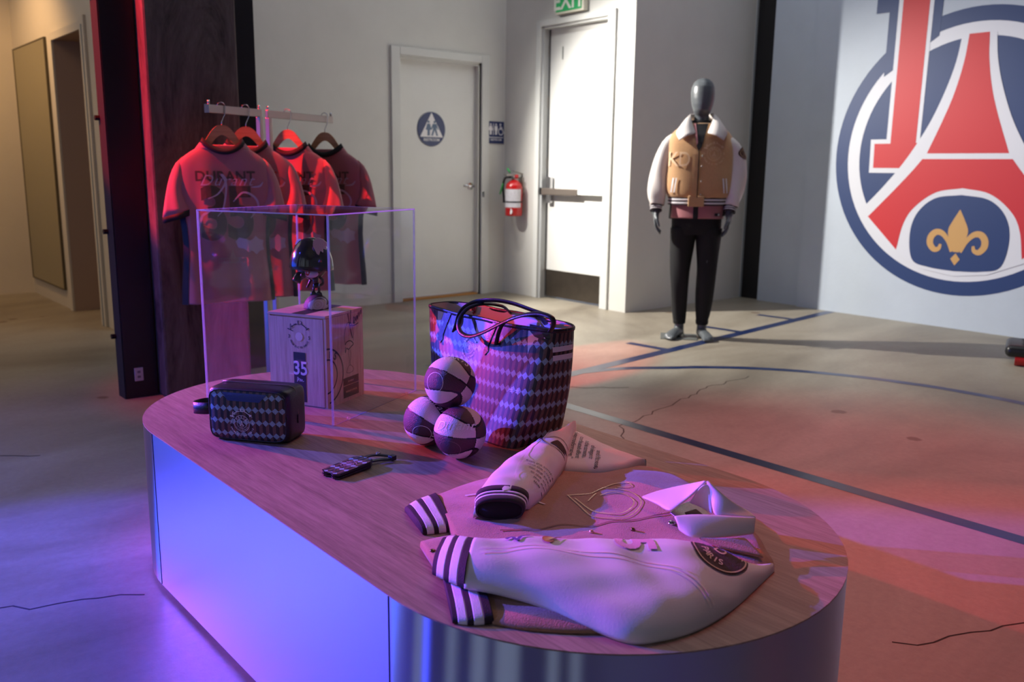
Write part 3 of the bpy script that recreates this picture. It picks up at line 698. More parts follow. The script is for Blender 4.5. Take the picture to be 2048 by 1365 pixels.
# ================================================================== PLINTH
TZ = .47
def stadium(x0, x1, cy, r, n=40):
    return [(x1 + r * math.cos(a), cy + r * math.sin(a)) for a in [-PI / 2 + PI * k / n for k in range(n + 1)]] + \
           [(x0 - r * math.cos(a), cy - r * math.sin(a)) for a in [-PI / 2 + PI * k / n for k in range(n + 1)]]
pl = thing('display_plinth', 'low pill-shaped display plinth with a wood grain top and brushed metal side', 'plinth', (-1.82, 1.257, 0))
def prism(name, ol, z0, z1, m, parent, smooth_side=False):
    vs, fs = loft([[V((x, y, z0)) for x, y in ol], [V((x, y, z1)) for x, y in ol]], True, not smooth_side or z1 - z0 < .1)
    o = mesh(name, vs, fs, m, parent)
    if smooth_side:
        for p in o.data.polygons: p.use_smooth = len(p.vertices) == 4
    return o
prism('base', stadium(-.61, .61, 0, .482), 0, .02, mat('plinth_base', (30, 34, 50), .5), pl)
for nm, pts, m_ in (('end_panel', stadium(-.61, .61, 0, .497)[:41], PLINTH), ('end_panel', stadium(-.61, .61, 0, .497)[41:], PLINTH), ('side_panel', [(-.61, -.497), (.61, -.497)], PLINTHF), ('side_panel', [(.61, .497), (-.61, .497)], PLINTHF)):
    k_ = len(pts); mesh(nm, [V((x, y, z)) for z in (.018, TZ - .003) for x, y in pts], [(i, i + 1, k_ + i + 1, k_ + i) for i in range(k_ - 1)], m_, pl, k_ > 2)
prism('top_panel', stadium(-.61, .61, 0, .4975), TZ - .0028, TZ, PLY, pl)
for x in (-.61, .60): box('panel_seam', (x - .0005, -.4985, .02), (x + .0005, -.4968, TZ - .003), mat('seam_line', (120, 120, 130), .4, .8), pl)

# ------------------------------------------------------------------ clear case
ca = thing('display_case', 'clear acrylic cube cover over the pine box and figurine', 'case', (-2.182, 1.185, TZ), math.atan2(.902, -.432))
# local x runs to the far right corner, local y to the left corner
S_, Hc, T_ = .467, .60, .0045
box('side_panel', (0, 0, 0), (S_, T_, Hc - T_), ACR, ca); box('side_panel', (0, S_ - T_, 0), (S_, S_, Hc - T_), ACR, ca)
box('side_panel', (0, T_ + .0004, 0), (T_, S_ - T_ - .0004, Hc - T_), ACR, ca); box('side_panel', (S_ - T_, T_ + .0004, 0), (S_, S_ - T_ - .0004, Hc - T_), ACR, ca)
box('top_panel', (0, 0, Hc - T_ + .0002), (S_, S_, Hc), ACR, ca)
e_ = .0002
for x in (0, S_ - T_):
    for y in (0, S_ - T_): box('polished_edge', (x - e_, y - e_, 0), (x + T_ + e_, y + T_ + e_, Hc), ACRE, ca)
for a, b in (((-e_, -e_), (S_ + e_, T_ * .4)), ((-e_, S_ - T_ * .4), (S_ + e_, S_ + e_)), ((-e_, -e_), (T_ * .4, S_ + e_)), ((S_ - T_ * .4, -e_), (S_ + e_, S_ + e_))):
    box('polished_edge', (a[0], a[1], Hc - T_ * .8), (b[0], b[1], Hc + e_), ACRE, ca)
    box('bottom_edge', (a[0], a[1], 0), (b[0], b[1], .0012), ACRE, ca)
for x in (.07, .40):
    vs, fs = tube([V((x, -.007, .006)), V((x, -.001, .006))], .0045, 12); mesh('rubber_foot', vs, fs, ACRE, ca, True)

# ------------------------------------------------------------------ pine box (front face looks along local -x, right face along local -y)
BW, BD, BH = .2125, .203, .287
pbx = thing('pine_box', 'pine gift box printed with 35 inside the clear case', 'box', (-2.355, 1.262, TZ), R_(116.69) - PI / 2)
# local: x -> left face runs negative; use x in [-BW,0] (front face along y=0), y depth [0,BD]
box('carcass', (-BW, .006, .0), (0, BD, BH - .0085), PINE, pbx)
fp = box('front_panel', (-BW + .008, .0, .002), (-.011, .0058, BH - .012), PINE, pbx)
box('front_rail', (-BW, .0008, 0), (-BW + .0072, .0058, BH - .0085), PINE, pbx); box('front_rail', (-.0102, .0008, 0), (0, .0058, BH - .0085), PINE, pbx)
box('lid', (-BW, -.001, BH - .008), (0.0, BD, BH), PINEX, pbx, .0008)
def bf(x, y): return V((x, -.0006, y))     # front face
def br(x, y): return V((.0006, x, y))      # right face
def bt(x, y): return V((x, y, BH + .0005))
decal('stripe', rect2(-.125, -.001, -.075, BD), bt, BLACKP, pbx)
fx = -.098
vs, fs = tube([V((fx, -.001, .217)), V((fx, .0, .217)), V((fx, .001, .217))], [.0135, .0135, .0135], 24); mesh('finger_hole', vs, fs, mat('hole_pine', (232, 206, 176), .5), pbx, False)
decal('emblem_print', xf(join_vf([bend(signature(.035)[0:2], .023, R_(152), R_(28)), ]), 0, 0), lambda x, y: V((fx + x, -.0007, .217 + y)), BLACKP, pbx) if False else None
sg = signature(.04); sg = ([(x, (y - .5) * .024) for x, y in sg[0]], sg[1])
decal('signature_print', bend(sg, .037, R_(152), R_(28)), lambda x, y: bf(fx + x, .217 + y), BLACKP, pbx)
decal('lettering', join_vf([xf(text2d('3', .015, .02), -.037, -.006), xf(text2d('5', .015, .02), .037, -.006), arc_text('FROM D.C TO PARIS', .037, R_(205), R_(335), .0082, .035, False)]), lambda x, y: bf(fx + x, .217 + y), BLACKP, pbx)
decal('label_block', rect2(fx - .0235, .012, fx + .0215, .168), bf, BLACKP, pbx)
decal('number_print', xf(text2d('35', .060, .018, spacing=.95), fx + .001, .098, sx=.95), lambda x, y: V((x, -.0009, y)), BCRM, pbx)
decal('script_print', xf(stroke([(-.5, 0), (-.42, .6), (-.3, .5), (-.4, .15), (-.15, .5), (-.1, .1), (.05, .45), (.1, .1), (.25, .4), (.35, .1), (.55, .2)], .05), fx, .074, s=.024), lambda x, y: V((x, -.0009, y)), WHITEP, pbx)
# right face prints
decal('signature_print', xf(join_vf([stroke(q, .045, 5) for q in ([(0, .95), (.12, .45), (.3, -.1)], [(.22, 1.05), (.17, .5)], [(.12, .45), (.45, .40), (.75, .46)], [(.36, .5), (.5, .62), (.42, .75), (.42, .5), (.52, .52)], [(.56, .75), (.58, .55), (.66, .78), (.7, .6), (.76, .88)], [(.84, .9), (.82, .7)], [(.9, .78), (.94, .95), (.98, .8), (1.0, 1.0)])]), .118, .205, s=.078, sx=1.0), br, BLACKP, pbx)
decal('ring_print', ring2(.088, .083, 48, .0, .10, -PI / 2 + .12, PI / 2), br, BLACKP, pbx); decal('ring_print', ring2(.055, .050, 40, .0, .10, -PI / 2, PI / 2), br, BLACKP, pbx)
decal('lettering', join_vf([xf(text2d('I', .028, .02), .014, .157, -.1), xf(text2d('S', .034, .02), .040, .147, -.5)]), br, BLACKP, pbx)
decal('figure_drawing', join_vf([stroke([(.10, .182), (.097, .215), (.112, .247), (.125, .249), (.138, .243), (.146, .215), (.146, .188)], .0016), stroke([(.10, .182), (.11, .19), (.13, .19), (.146, .178), (.135, .172), (.118, .165), (.108, .17), (.10, .157), (.101, .175)], .003),
      stroke([(.12, .165), (.118, .15), (.122, .13), (.119, .115)], .0014), stroke([(.128, .16), (.13, .14), (.126, .125), (.128, .112)], .0014), stroke([(.103, .092), (.118, .112), (.132, .110), (.145, .095), (.125, .088), (.103, .092)], .0014)]), br, BLACKP, pbx)
decal('warning_label', rect2(.085, .052, .172, .076), br, BROWNP, pbx); decal('warning_label', rect2(.085, .012, .172, .050), br, BLACKP, pbx)
decal('lettering', join_vf([xf(text2d('brother', .010, .01), .128, .060), xf(text2d('PRODUIT OFFICIEL', .0075, .02), .130, .028)]), lambda x, y: V((.0009, x, y)), TANTH, pbx)

# ------------------------------------------------------------------ helmeted toy figurine
fg = thing('collectible_figurine', 'vinyl toy figurine in a winged black helmet standing on half a ball', 'figurine', (-2.513, 1.318, TZ + BH), R_(-14))
# local +x to viewer's right, -y to the viewer
fg.rotation_euler = (0, 0, math.atan2(.76, .65) + R_(-6)); fg.scale = (1.16, 1.16, 1.16)
def dome(c, rx, ry, rz, z0=-1, n=28, m=14, tilt=None):
    rings = []
    for i in range(m + 1):
        t = math.asin(max(-1, z0)) + (PI / 2 - math.asin(max(-1, z0))) * i / m; r = max(math.cos(t), .002)
        rings.append([V(c) + V((rx * r * math.cos(2 * PI * k / n), ry * r * math.sin(2 * PI * k / n), rz * math.sin(t))) for k in range(n)])
    return loft(rings)
vs, fs = dome((0, 0, 0), .036, .036, .039, 0); hb = mesh('half_ball', vs, fs, BMAR, fg, True)
hbw = wrapper(hb, (.008, 0, .016), (1, 0, 0), (0, 0, 1), (0, 1, 0), .0008)
decal('cream_panel', disc2(.026, 32, .004, -.003, .015), hbw, TOYW, hb, .005)
decal('line_print', join_vf([ring2(.018, .0172, 32, .005, 0), ring2(.012, .0112, 32, .005, 0), ring2(.006, .0053, 24, .005, 0)]), wrapper(hb, (.008, 0, .014), (1, 0, 0), (0, 0, 1), (0, 1, 0), .0014), BLINE, hb, .005)
for x in (-.008, .008):
    vs, fs = tube([V((x, -.002, .033)), V((x, -.002, .042)), V((x, -.001, .046))], [.0065, .006, .004], 12, ry=[.010, .008, .0045]); mesh('boot', vs, fs, TOY, fg, True)
    tubeo('leg', [V((x, 0, .043)), V((x * .85, 0, .060))], .0036, TOYSK, fg, 10)
vs, fs = tube([V((0, 0, .057)), V((0, 0, .063)), V((0, 0, .069))], [.0135, .0135, .011], 16, ry=[.0095, .0095, .0085]); mesh('shorts', vs, fs, TOY, fg, True)
vs, fs = tube([V((0, 0, .068)), V((-.001, 0, .078)), V((-.002, 0, .092))], [.010, .011, .007], 16, ry=[.0075, .0085, .006]); mesh('torso', vs, fs, TOYSK, fg, True)
tubeo('arm', [V(p) for p in catmull([(.008, 0, .086), (.018, -.003, .080), (.020, -.005, .069), (.012, -.011, .063)], 4)], .0036, TOYSK, fg, 10)
tubeo('arm', [V(p) for p in catmull([(-.009, 0, .086), (-.015, -.002, .076), (-.019, -.005, .066), (-.023, -.009, .057)], 4)], .0034, TOYSK, fg, 10)
hx = -.012
vs, fs = dome((hx, 0, .112), .040, .040, .034, -.999); hdm = mesh('head', vs, fs, TOYSK, fg, True)
vs, fs = tube([V(p) for p in catmull([(hx - .016, -.016, .098), (hx - .026, -.031, .088), (hx - .030, -.038, .076)], 4)], [.018, .017, .016, .015, .0135, .0125, .012, .0115, .011], 18, ry=.012); mesh('beard', vs, fs, TOY, fg, True)
rings = []
for i, (r, z) in enumerate([(.046, .112), (.056, .108), (.0585, .110), (.0575, .122), (.0555, .136), (.050, .153), (.041, .170), (.029, .184), (.013, .1915), (.001, .193)]):
    rings.append([V((hx + r * 1.02 * math.cos(2 * PI * k / 32), r * math.sin(2 * PI * k / 32), z + (.004 * math.cos(2 * PI * k / 32) if i < 4 else 0) * -1)) for k in range(32)])
vs, fs = loft(rings); mesh('helmet', vs, fs, TOY, fg, True)
eye = mesh('eye', *dome((hx + .011, -.033, .098), .019, .010, .0105, -.999, 20, 10), TOYE, fg, True)
mesh('pupil', *dome((hx + .003, -.0405, .101), .0075, .004, .0075, -.999, 16, 8), REDP, eye, True)
mesh('pupil_glint', *dome((hx + .005, -.0445, .102), .0024, .001, .0030, -.999, 10, 6), TOYE, eye, True)
mesh('nose', *dome((hx - .012, -.038, .094), .006, .009, .007, -.999, 14, 8), TOYSK, fg, True)
wing = [(-.006, 0), (-.013, .018), (-.012, .034), (-.002, .042), (.010, .038), (.020, .026), (.024, .014), (.016, .016), (.018, .006), (.009, .010), (.010, -.002), (.003, .004), (.001, -.010), (-.004, -.006)]
extrude_poly('helmet_wing', [(x * 1.15, z * 1.1) for x, z in wing], .006, TOYW, fg, lambda x, y, z: V((hx + .034 + x * .85, -.036 + y + x * .45, .158 + z * .80)), .001)
extrude_poly('helmet_wing', [(-x * .8, z * 1.0) for x, z in wing], .006, TOYW, fg, lambda x, y, z: V((hx - .036 + x * .8, .018 + y - x * .3, .162 + z * .60)), .001)

# ------------------------------------------------------------------ toiletry bag
PWd, PDp, PHt = .236, .112, .147
tb = thing('toiletry_bag', 'black leather wash bag with geometric printed front and side loop handle', 'bag', (-2.188, .9325, TZ), R_(36.9))
def bagpt(x, y, z):
    """x -1..1, y 0 front..1 back, z 0..1 -> pillowy bag surface"""
    return x, y, z
def superbox(W, D, H, nx=26, ny=14, nz=18, e=6.0, bulge=.012, sag=.0, top_in=.0):
    bm = bmesh.new(); bmesh.ops.create_cube(bm, size=2); bmesh.ops.subdivide_edges(bm, edges=bm.edges[:], cuts=15, use_grid_fill=True)
    for v in bm.verts:
        x, y, z = v.co
        s = (abs(x) ** e + abs(y) ** e + abs(z) ** e) ** (1 / e); m_ = max(abs(x), abs(y), abs(z))
        k = m_ / s; x, y, z = x * k, y * k, z * k
        bx_ = (1 - x * x) * (1 - z * z) * bulge
        ti = 1 - top_in * (z + 1) / 2
        v.co = V((x * W / 2 * ti + math.copysign((1 - y * y) * (1 - z * z) * bulge * .4, x) * abs(x) ** 3, y * D / 2 * ti + math.copysign(bx_, y) * abs(y) ** 3 + D / 2, (z + 1) * H / 2 + (bulge * .35 * (1 - x * x) * (1 - y * y) if z > .9 else 0)))
    return bm
tbb = bmo('body', superbox(PWd, PDp, PHt, bulge=.006, e=10), LEATHER, tb, True)
def panel_uv(name, target, frame, W, H, m, parent, per, pitch, eps=.0012, nx=40, nz=28, rad=.018, voff=0, inset=None):
    vs, fs, uv = [], [], []; idx = {}
    for j in range(nz + 1):
        for i in range(nx + 1):
            x = (i / nx - .5) * W; y = (j / nz) * H - H / 2
            # rounded rectangle squeeze at the corners
            cx_, cy_ = W / 2 - rad, H / 2 - rad
            if abs(x) > cx_ and abs(y) > cy_:
                dx, dy = abs(x) - cx_, abs(y) - cy_; mm = max(dx, dy); L_ = math.hypot(dx, dy)
                if L_ > 1e-9: x = math.copysign(cx_ + dx * mm / L_, x); y = math.copysign(cy_ + dy * mm / L_, y)
            q = frame(x, y)
            if q is None: continue
            idx[i, j] = len(vs); vs.append(q); uv.append((x / per, y / pitch + voff))
    for j in range(nz):
        for i in range(nx):
            k = [(i, j), (i + 1, j), (i + 1, j + 1), (i, j + 1)]
            if all(a in idx for a in k): fs.append(tuple(idx[a] for a in k))
    return mesh(name, vs, fs, m, parent, True, uv)
tf = wrapper(tbb, (0, 0, PHt / 2), (1, 0, 0), (0, 0, 1), (0, 1, 0), .0012)
fpn = panel_uv('front_panel', tbb, tf, PWd * .935, PHt * .92, WEAVE, tb, .0188, .0345, voff=.46)
tfr = wrapper(tbb, (0, 0, PHt / 2), (1, 0, 0), (0, 0, 1), (0, 1, 0), .0022)
decal('leather_label', poly2([(-.070, .0615), (.062, .0615), (.040, .040), (-.052, .040)]), wrapper(tbb, (0, 0, PHt / 2), (1, 0, 0), (0, 0, 1), (0, 1, 0), .0024), NAVYL, tb, .012)
decal('emblem_print', xf(from_dc(.0228), -.012, -.020), tfr, WHITEP, fpn, .006)
zp = [(x, PDp * .5, PHt + .0025) for x in np.linspace(-.10, .095, 12)] + [(.109, PDp * .5, PHt - .002), (.1165, PDp * .5, PHt - .013), (.1190, PDp * .5, .085), (.1205, PDp * .5, .066)]
tubeo('zipper', [V(p) for p in zp], .0016, ZIP, tb, 6, cap=True)
box('zip_pull', (.1185, PDp * .5 - .005, .048), (.1225, PDp * .5 + .005, .072), LEATHER, tb, .001)
pip = []
for k in range(60):
    a = 2 * PI * k / 60; ca, sa = math.cos(a), math.sin(a); e = 7
    s = (abs(ca) ** e + abs(sa) ** e) ** (-1 / e); pip.append((ca * s * PWd * .472, sa * s * PHt * .462))
pp = [tf(x, y) for x, y in pip]; pp = [q for q in pp if q is not None]
tubeo('piping', pp + [pp[0]], .0022, LEATHER, tb, 8)
hl = catmull([(-.112, .026, .080), (-.135, .018, .079), (-.172, .026, .076), (-.184, .050, .074), (-.172, .074, .075), (-.135, .082, .078), (-.112, .078, .080)], 6)
vs, fs = tube([V(q) for q in hl], .013, 10, ry=.0022, upv=V((0, 0, 1)), p=4)
# band stands on edge: wide direction vertical
vs = []; 
for q in hl:
    vs += [V(q) + V((0, 0, .016)), V(q) - V((0, 0, .016))]
hn = mesh('loop_handle', vs, [(2 * i, 2 * i + 1, 2 * i + 3, 2 * i + 2) for i in range(len(hl) - 1)], LEATHER, tb, True)
md = hn.modifiers.new('s', 'SOLIDIFY'); md.thickness = .004; md.offset = 0

# ------------------------------------------------------------------ luggage tag
lt = thing('luggage_tag', 'printed leather luggage tag with a looped black strap beside the wash bag', 'tag', (-1.822, 1.028, TZ), R_(112))
# long axis = local x from (653,950) end to strap end
lt.rotation_euler = (0, 0, math.atan2(1.112 - .972, -1.845 + 1.812))
ol_ = [(-.066, -.016), (-.058, -.031), (.044, -.031), (.060, -.020), (.060, .020), (.044, .031), (-.058, .031), (-.066, .016), (-.058, 0)]
ol_ = [(x, y) for x, y in ol_]
for z0, z1, m_, nm in ((.002, .0052, LEATHER, 'back_leaf'), (.0085, .0125, LEATHER, 'front_leaf')):
    bmx = bmesh.new(); a = [bmx.verts.new((x, y, z0 + (x + .066) * .02)) for x, y in ol_]; b = [bmx.verts.new((x, y, z1 + (x + .066) * .05)) for x, y in ol_]
    bmx.faces.new(a[::-1]); bmx.faces.new(b); n = len(a)
    for i in range(n): bmx.faces.new((a[i], a[(i + 1) % n], b[(i + 1) % n], b[i]))
    bmo(nm, bmx, m_, lt)
def ltf(z): return lambda x, y: V((x, y, z + (x + .066) * .05))
shp = poly2([(x * .96, y * .94) for x, y in ol_])
o_ = decal('printed_face', shp, ltf(.0130), WEAVE, lt, .012); ul = o_.data.uv_layers.new()
for lp in o_.data.loops: q = o_.data.vertices[lp.vertex_index].co; ul.data[lp.index].uv = (q.y / .016, q.x / .03)
decal('emblem_print', xf(from_dc(.0125), .0, .0, -PI / 2), ltf(.0136), LILAC, lt, .01)
vs, fs = tube([V((-.045, 0, .0125)), V((-.045, 0, .0155))], .003, 14); mesh('rivet', vs, fs, CHROME, lt, False)
st = [V(p) for p in catmull([(.050, .008, .010), (.075, .020, .011), (.10, .012, .012), (.117, -.012, .011), (.125, -.030, .009), (.112, -.034, .008), (.09, -.016, .008), (.06, -.006, .009)], 6)]
tubeo('strap', st, .0062, LEATHER, lt, 8, ry=.0026)
box('strap_keeper', (.052, .008, .004), (.068, .024, .018), LEATHER, lt, .002); box('strap_keeper', (.110, -.040, .003), (.126, -.024, .016), LEATHER, lt, .002)
tubeo('buckle', [V(p) for p in ((.098, .004, .016), (.106, .010, .018), (.106, -.002, .018), (.098, .004, .016))], .0012, CHROME, lt, 6)

# ------------------------------------------------------------------ basketballs
def ball_thing(loc, rot, label, prints):
    t = thing('basketball', label, 'ball', loc, 0, 'maroon and cream basketballs piled against the tote')
    r = .0669; n, m = 96, 48
    q = rot
    Mx = q.to_matrix()
    seam = mesh('seam', *dome((0, 0, 0), r * .988, r * .988, r * .988, -.9999, 48, 30), SEAM, t, True)
    def cls(p):
        x, y, z = p
        inside = (x / .66) ** 2 + (z / .90) ** 2 - 1
        d = min(abs(x), abs(y), abs(inside) * .40)
        return (x > 0, y > 0, inside < 0), d
    groups = {}
    bm = bmesh.new(); bmesh.ops.create_icosphere(bm, subdivisions=6, radius=1)
    vpos = [v.co.normalized() for v in bm.verts]; info = [cls(p) for p in vpos]
    for f in bm.faces:
        c = f.calc_center_median().normalized(); k, d = cls(c)
        if d < .020: continue
        groups.setdefault(k, []).append([v.index for v in f.verts])
    for k, fl_ in groups.items():
        use = sorted({i for f in fl_ for i in f}); mp = {i: j for j, i in enumerate(use)}
        vs = []
        for i in use:
            d = info[i][1]; h = min(1, max(0, (d - .012) / .03)); vs.append(Mx @ vpos[i] * r * (.988 + .014 * h ** .5))
        dark = (k[0] ^ k[1] ^ k[2])
        mesh('panel', vs, [[mp[i] for i in f] for f in fl_], BCRM if dark else BMAR, t, True)
    bm.free()
    sph = bpy.data.objects.new('tmp', bpy.data.meshes.new('tmp')); sph.data.from_pydata([tuple(v) for v in dome((0, 0, 0), r * 1.002, r * 1.002, r * 1.002, -.9999, 48, 30)[0]], [], dome((0, 0, 0), r * 1.002, r * 1.002, r * 1.002, -.9999, 48, 30)[1])
    for shp_, dirv, upv_, mt in prints:
        dirv = V(dirv).normalized(); xd = V(upv_).cross(dirv); 
        f = wrapper(sph, (0, 0, 0), V(upv_).normalized().cross(dirv), V(upv_), -dirv, .0006)
        o = decal('line_print', shp_, f, mt, t, .008)
    bpy.data.objects.remove(sph)
    return t
vdir = V((-(-1.75), -1.31, .62)).normalized()      # towards the photographer
upc = V((0, 0, 1)) - vdir * vdir.z; upc.normalize(); rgt = upc.cross(vdir).normalized()
def ori(roll, yaw, pitch):
    base = Matrix((rgt, upc, vdir)).transposed()     # columns right, up, towards viewer
    e = Matrix.Rotation(yaw, 3, 'Y') @ Matrix.Rotation(pitch, 3, 'X') @ Matrix.Rotation(roll, 3, 'Z')
    return (base @ e).to_quaternion()
def vd(a, b): return (vdir + rgt * a + upc * b).normalized()
DUR = 'Durant'
ball_thing((-1.737, 1.303, TZ + .067), ori(R_(4), R_(38), R_(12)), 'front basketball of the pile, cream band signed across its middle',
    [(text2d(DUR, .034, .0, shear=.4), vd(-.22, .12), upc, BLINE), (ring2(.030, .0288, 40), vd(-.6, -.9), upc, MLINE)])
ball_thing((-1.872, 1.300, TZ + .067), ori(R_(-24), R_(38), R_(22)), 'left basketball of the pile, half hidden behind the front one',
    [(text2d(DUR, .032, .0, shear=.4), vd(.35, .7), (upc * .8 + rgt * .6).normalized(), BLINE), (text2d('5', .03, .015), vd(.3, -.8), upc, BLINE), (ring2(.026, .0248, 40), vd(-.3, -.6), upc, BLINE)])
ball_thing((-1.806, 1.322, TZ + .067 + .1155), ori(R_(-32), R_(40), R_(8)), 'top basketball resting on the two others and the tote',
    [(arc_text('PARIS', .052, R_(100), R_(40), .022, .02), vd(.0, .25), upc, BLINE), (xf(from_dc(.0075), 0, 0), vd(-.28, .42), upc, BLINE), (ring2(.026, .0248, 40), vd(-.75, -.05), upc, BLINE)])

# ------------------------------------------------------------------ tote bag
tt = thing('tote_bag', 'large printed tote bag with long black handles behind the basketballs', 'bag', (-1.88, 1.54, TZ))
TH = .31
def tote_ring(t, n=96, grow=0):
    # bottom: block 0.37 x 0.21, top: flattened mouth 0.58 x 0.15
    hw = .178 + (.288 - .178) * t ** 1.0 + .012 * math.sin(PI * t); hd = .105 - .030 * t; cx_ = -.0 - .075 * t; cy_ = 0 + .06 * t
    e = 7 - 3.6 * t; out = []
    for k in range(n):
        a = 2 * PI * k / n; ca, sa = math.cos(a), math.sin(a)
        s = (abs(ca) ** e + abs(sa) ** e) ** (-1 / e)
        out.append(V((cx_ + ca * s * (hw + grow), cy_ + sa * s * (hd + grow), 0)))
    return out
def tote_z(t, x): return TH * t * (1 + .0 * x)
N_ = 120; lv = 26; vs, uv = [], []
per = [0]; rb = tote_ring(.5, N_)
for i in range(N_): per.append(per[-1] + (rb[(i + 1) % N_] - rb[i]).length)
for j in range(lv + 1):
    t = j / lv; rr = tote_ring(t, N_ )
    for i in range(N_ + 1):
        q = rr[i % N_].copy(); q.z = TH * t
        q += V((0, -.004 * math.sin(q.x * 30) * t, 0)); vs.append(q); uv.append((per[i] / .0196, t * TH / .041 + .35))
fs = [(j * (N_ + 1) + i, j * (N_ + 1) + i + 1, (j + 1) * (N_ + 1) + i + 1, (j + 1) * (N_ + 1) + i) for j in range(lv) for i in range(N_)]
body = mesh('body', vs, fs, WEAVE, tt, True, uv)
base_r = tote_ring(0, 60); mesh('base', *loft([[q * 1.0 + V((0, 0, .0)) for q in base_r], [q + V((0, 0, .004)) for q in base_r]]), LEATHER, tt)
vs = []; 
for j in range(lv + 1):
    t = j / lv
    for q in tote_ring(t, 60, -.004): vs.append(V((q.x, q.y, TH * t + .003)))
fs = [(j * 60 + i, j * 60 + (i + 1) % 60, (j + 1) * 60 + (i + 1) % 60, (j + 1) * 60 + i) for j in range(lv) for i in range(60)] + [tuple(range(60))]
mesh('lining', vs, fs, CANVAS, tt, True)
rim = tote_ring(1, 80); rim = [V((q.x, q.y - .004 * math.sin(q.x * 30), TH)) for q in rim]
tubeo('rim_binding', rim + [rim[0], rim[1]], .0032, LEATHER, tt, 8, ry=.0065)
# handle tabs + handles
twf = wrapper(body, (0, 0, 0), (1, 0, 0), (0, 0, 1), (0, 1, 0), .0022, .6)
twb = wrapper(body, (0, 0, 0), (-1, 0, 0), (0, 0, 1), (0, -1, 0), .0022, .6)
def band(name, pts, w_, nrm, m, parent, th=.004):
    vs = []; n = len(pts)
    for i, q in enumerate(pts):
        q = V(q); t_ = (V(pts[min(i + 1, n - 1)]) - V(pts[max(i - 1, 0)])).normalized(); nn = V(nrm[i] if isinstance(nrm, list) else nrm)
        s = t_.cross(nn).normalized(); vs += [q + s * w_ / 2, q - s * w_ / 2]
    o = mesh(name, vs, [(2 * i, 2 * i + 1, 2 * i + 3, 2 * i + 2) for i in range(n - 1)], m, parent, True)
    md = o.modifiers.new('s', 'SOLIDIFY'); md.thickness = th; md.offset = 0
    return o
for fn, sx, pts in ((twf, 1, ((-.215, -.075), )), ):
    for x0 in (-.205, .012):
        decal('handle_tab', poly2([(x0 - .010, .31), (x0 + .012, .31), (x0 - .008, .245), (x0 - .002, .232), (x0 - .016, .218), (x0 - .034, .230), (x0 - .030, .245)]), fn, LEATHER, tt, .012)
def WY(px, py, Y):
    d = rt * ((px - 1024) / FPX) - up * ((py - 682.5) / FPX) + fw
    return V((0, 0, EYE)) + d * (Y / d.y) - V((-1.88, 1.54, TZ))
for cv in ([(908, 664, 1.512), (913, 648, 1.508), (917, 632, 1.515), (930, 615, 1.535), (955, 603, 1.56), (990, 601, 1.575), (1025, 607, 1.59), (1065, 621, 1.60), (1098, 633, 1.61), (1108, 645, 1.60), (1106, 658, 1.585)],
           [(1100, 664, 1.52), (1107, 650, 1.515), (1103, 636, 1.51), (1082, 628, 1.505), (1055, 629, 1.495), (1025, 637, 1.485), (995, 651, 1.475), (965, 666, 1.468), (940, 673, 1.468), (923, 667, 1.474), (917, 652, 1.484), (921, 634, 1.50), (938, 616, 1.53), (968, 608, 1.57), (1005, 613, 1.62), (1022, 628, 1.68)],
           [(992, 690, 1.500), (998, 664, 1.500), (1008, 646, 1.506), (1028, 636, 1.52), (1055, 631, 1.55), (1080, 634, 1.60), (1092, 648, 1.66)]):
    tubeo('handle', [V(p) for p in catmull([WY(*q) for q in cv], 7)], .0072, LEATHER, tt, 10, ry=.0036)
decal('dark_pocket', rect2(-.02, .235, .12, .30), wrapper(bpy.data.objects['lining'], (0, 0, 0), (1, 0, 0), (0, 0, 1), (0, 1, 0), .002, .0) if False else (lambda x, y: V((x + .06, .0 + .085, y))), LEATHER, tt)
decal('emblem_print', xf(from_dc(.0185), -.078, .228), twf, WHITEP, body, .006)
decal('side_stripe', rect2(.0, .252, .30, .270), lambda x, y: None if False else V((.0, 0, 0)), WHITEP, tt) if False else None
twr = wrapper(body, (0, .05, 0), (0, 1, 0), (0, 0, 1), (-1, 0, 0), .0015, .6)
for z in (.232, .255): decal('side_stripe', rect2(-.035, z, .040, z + .014), twr, WHITEP, tt, .01)
for fnx, x, z in ((twr, -.045, .300), (None, 0, 0)):
    if fnx: 
        decal('closure_tab', poly2([(x - .009, z + .012), (x + .009, z + .012), (x + .009, z - .008), (x, z - .018), (x - .009, z - .008)]), fnx, LEATHER, tt, .01)
        q = fnx(x, z - .008); mesh('rivet', *dome((q.x + .002, q.y, q.z), .003, .003, .003, -.99, 12, 8), CHROME, tt, True)
qq = V((-.275, .118, .300)); decal('closure_tab', poly2([(-.010, .014), (.010, .014), (.010, -.008), (0, -.018), (-.010, -.008)]), lambda x, y: V((-.262 + x, .118, .300 + y)), LEATHER, tt)
mesh('rivet', *dome((-.262, .115, .293), .003, .003, .003, -.99, 12, 8), CHROME, tt, True)
for x, z in ((.155, .150), (.135, .150)):
    decal('lettering', join_vf([xf(text2d('ICI', .0035, .02), x, z + .004), xf(text2d("C'EST", .0045, .02), x, z - .001), xf(text2d('PARIS', .0035, .02), x, z - .006)]), wrapper(body, (0, 0, 0), (1, 0, 0), (0, 0, 1), (0, 1, 0), .0026, .6), WHITEP, body, .01)

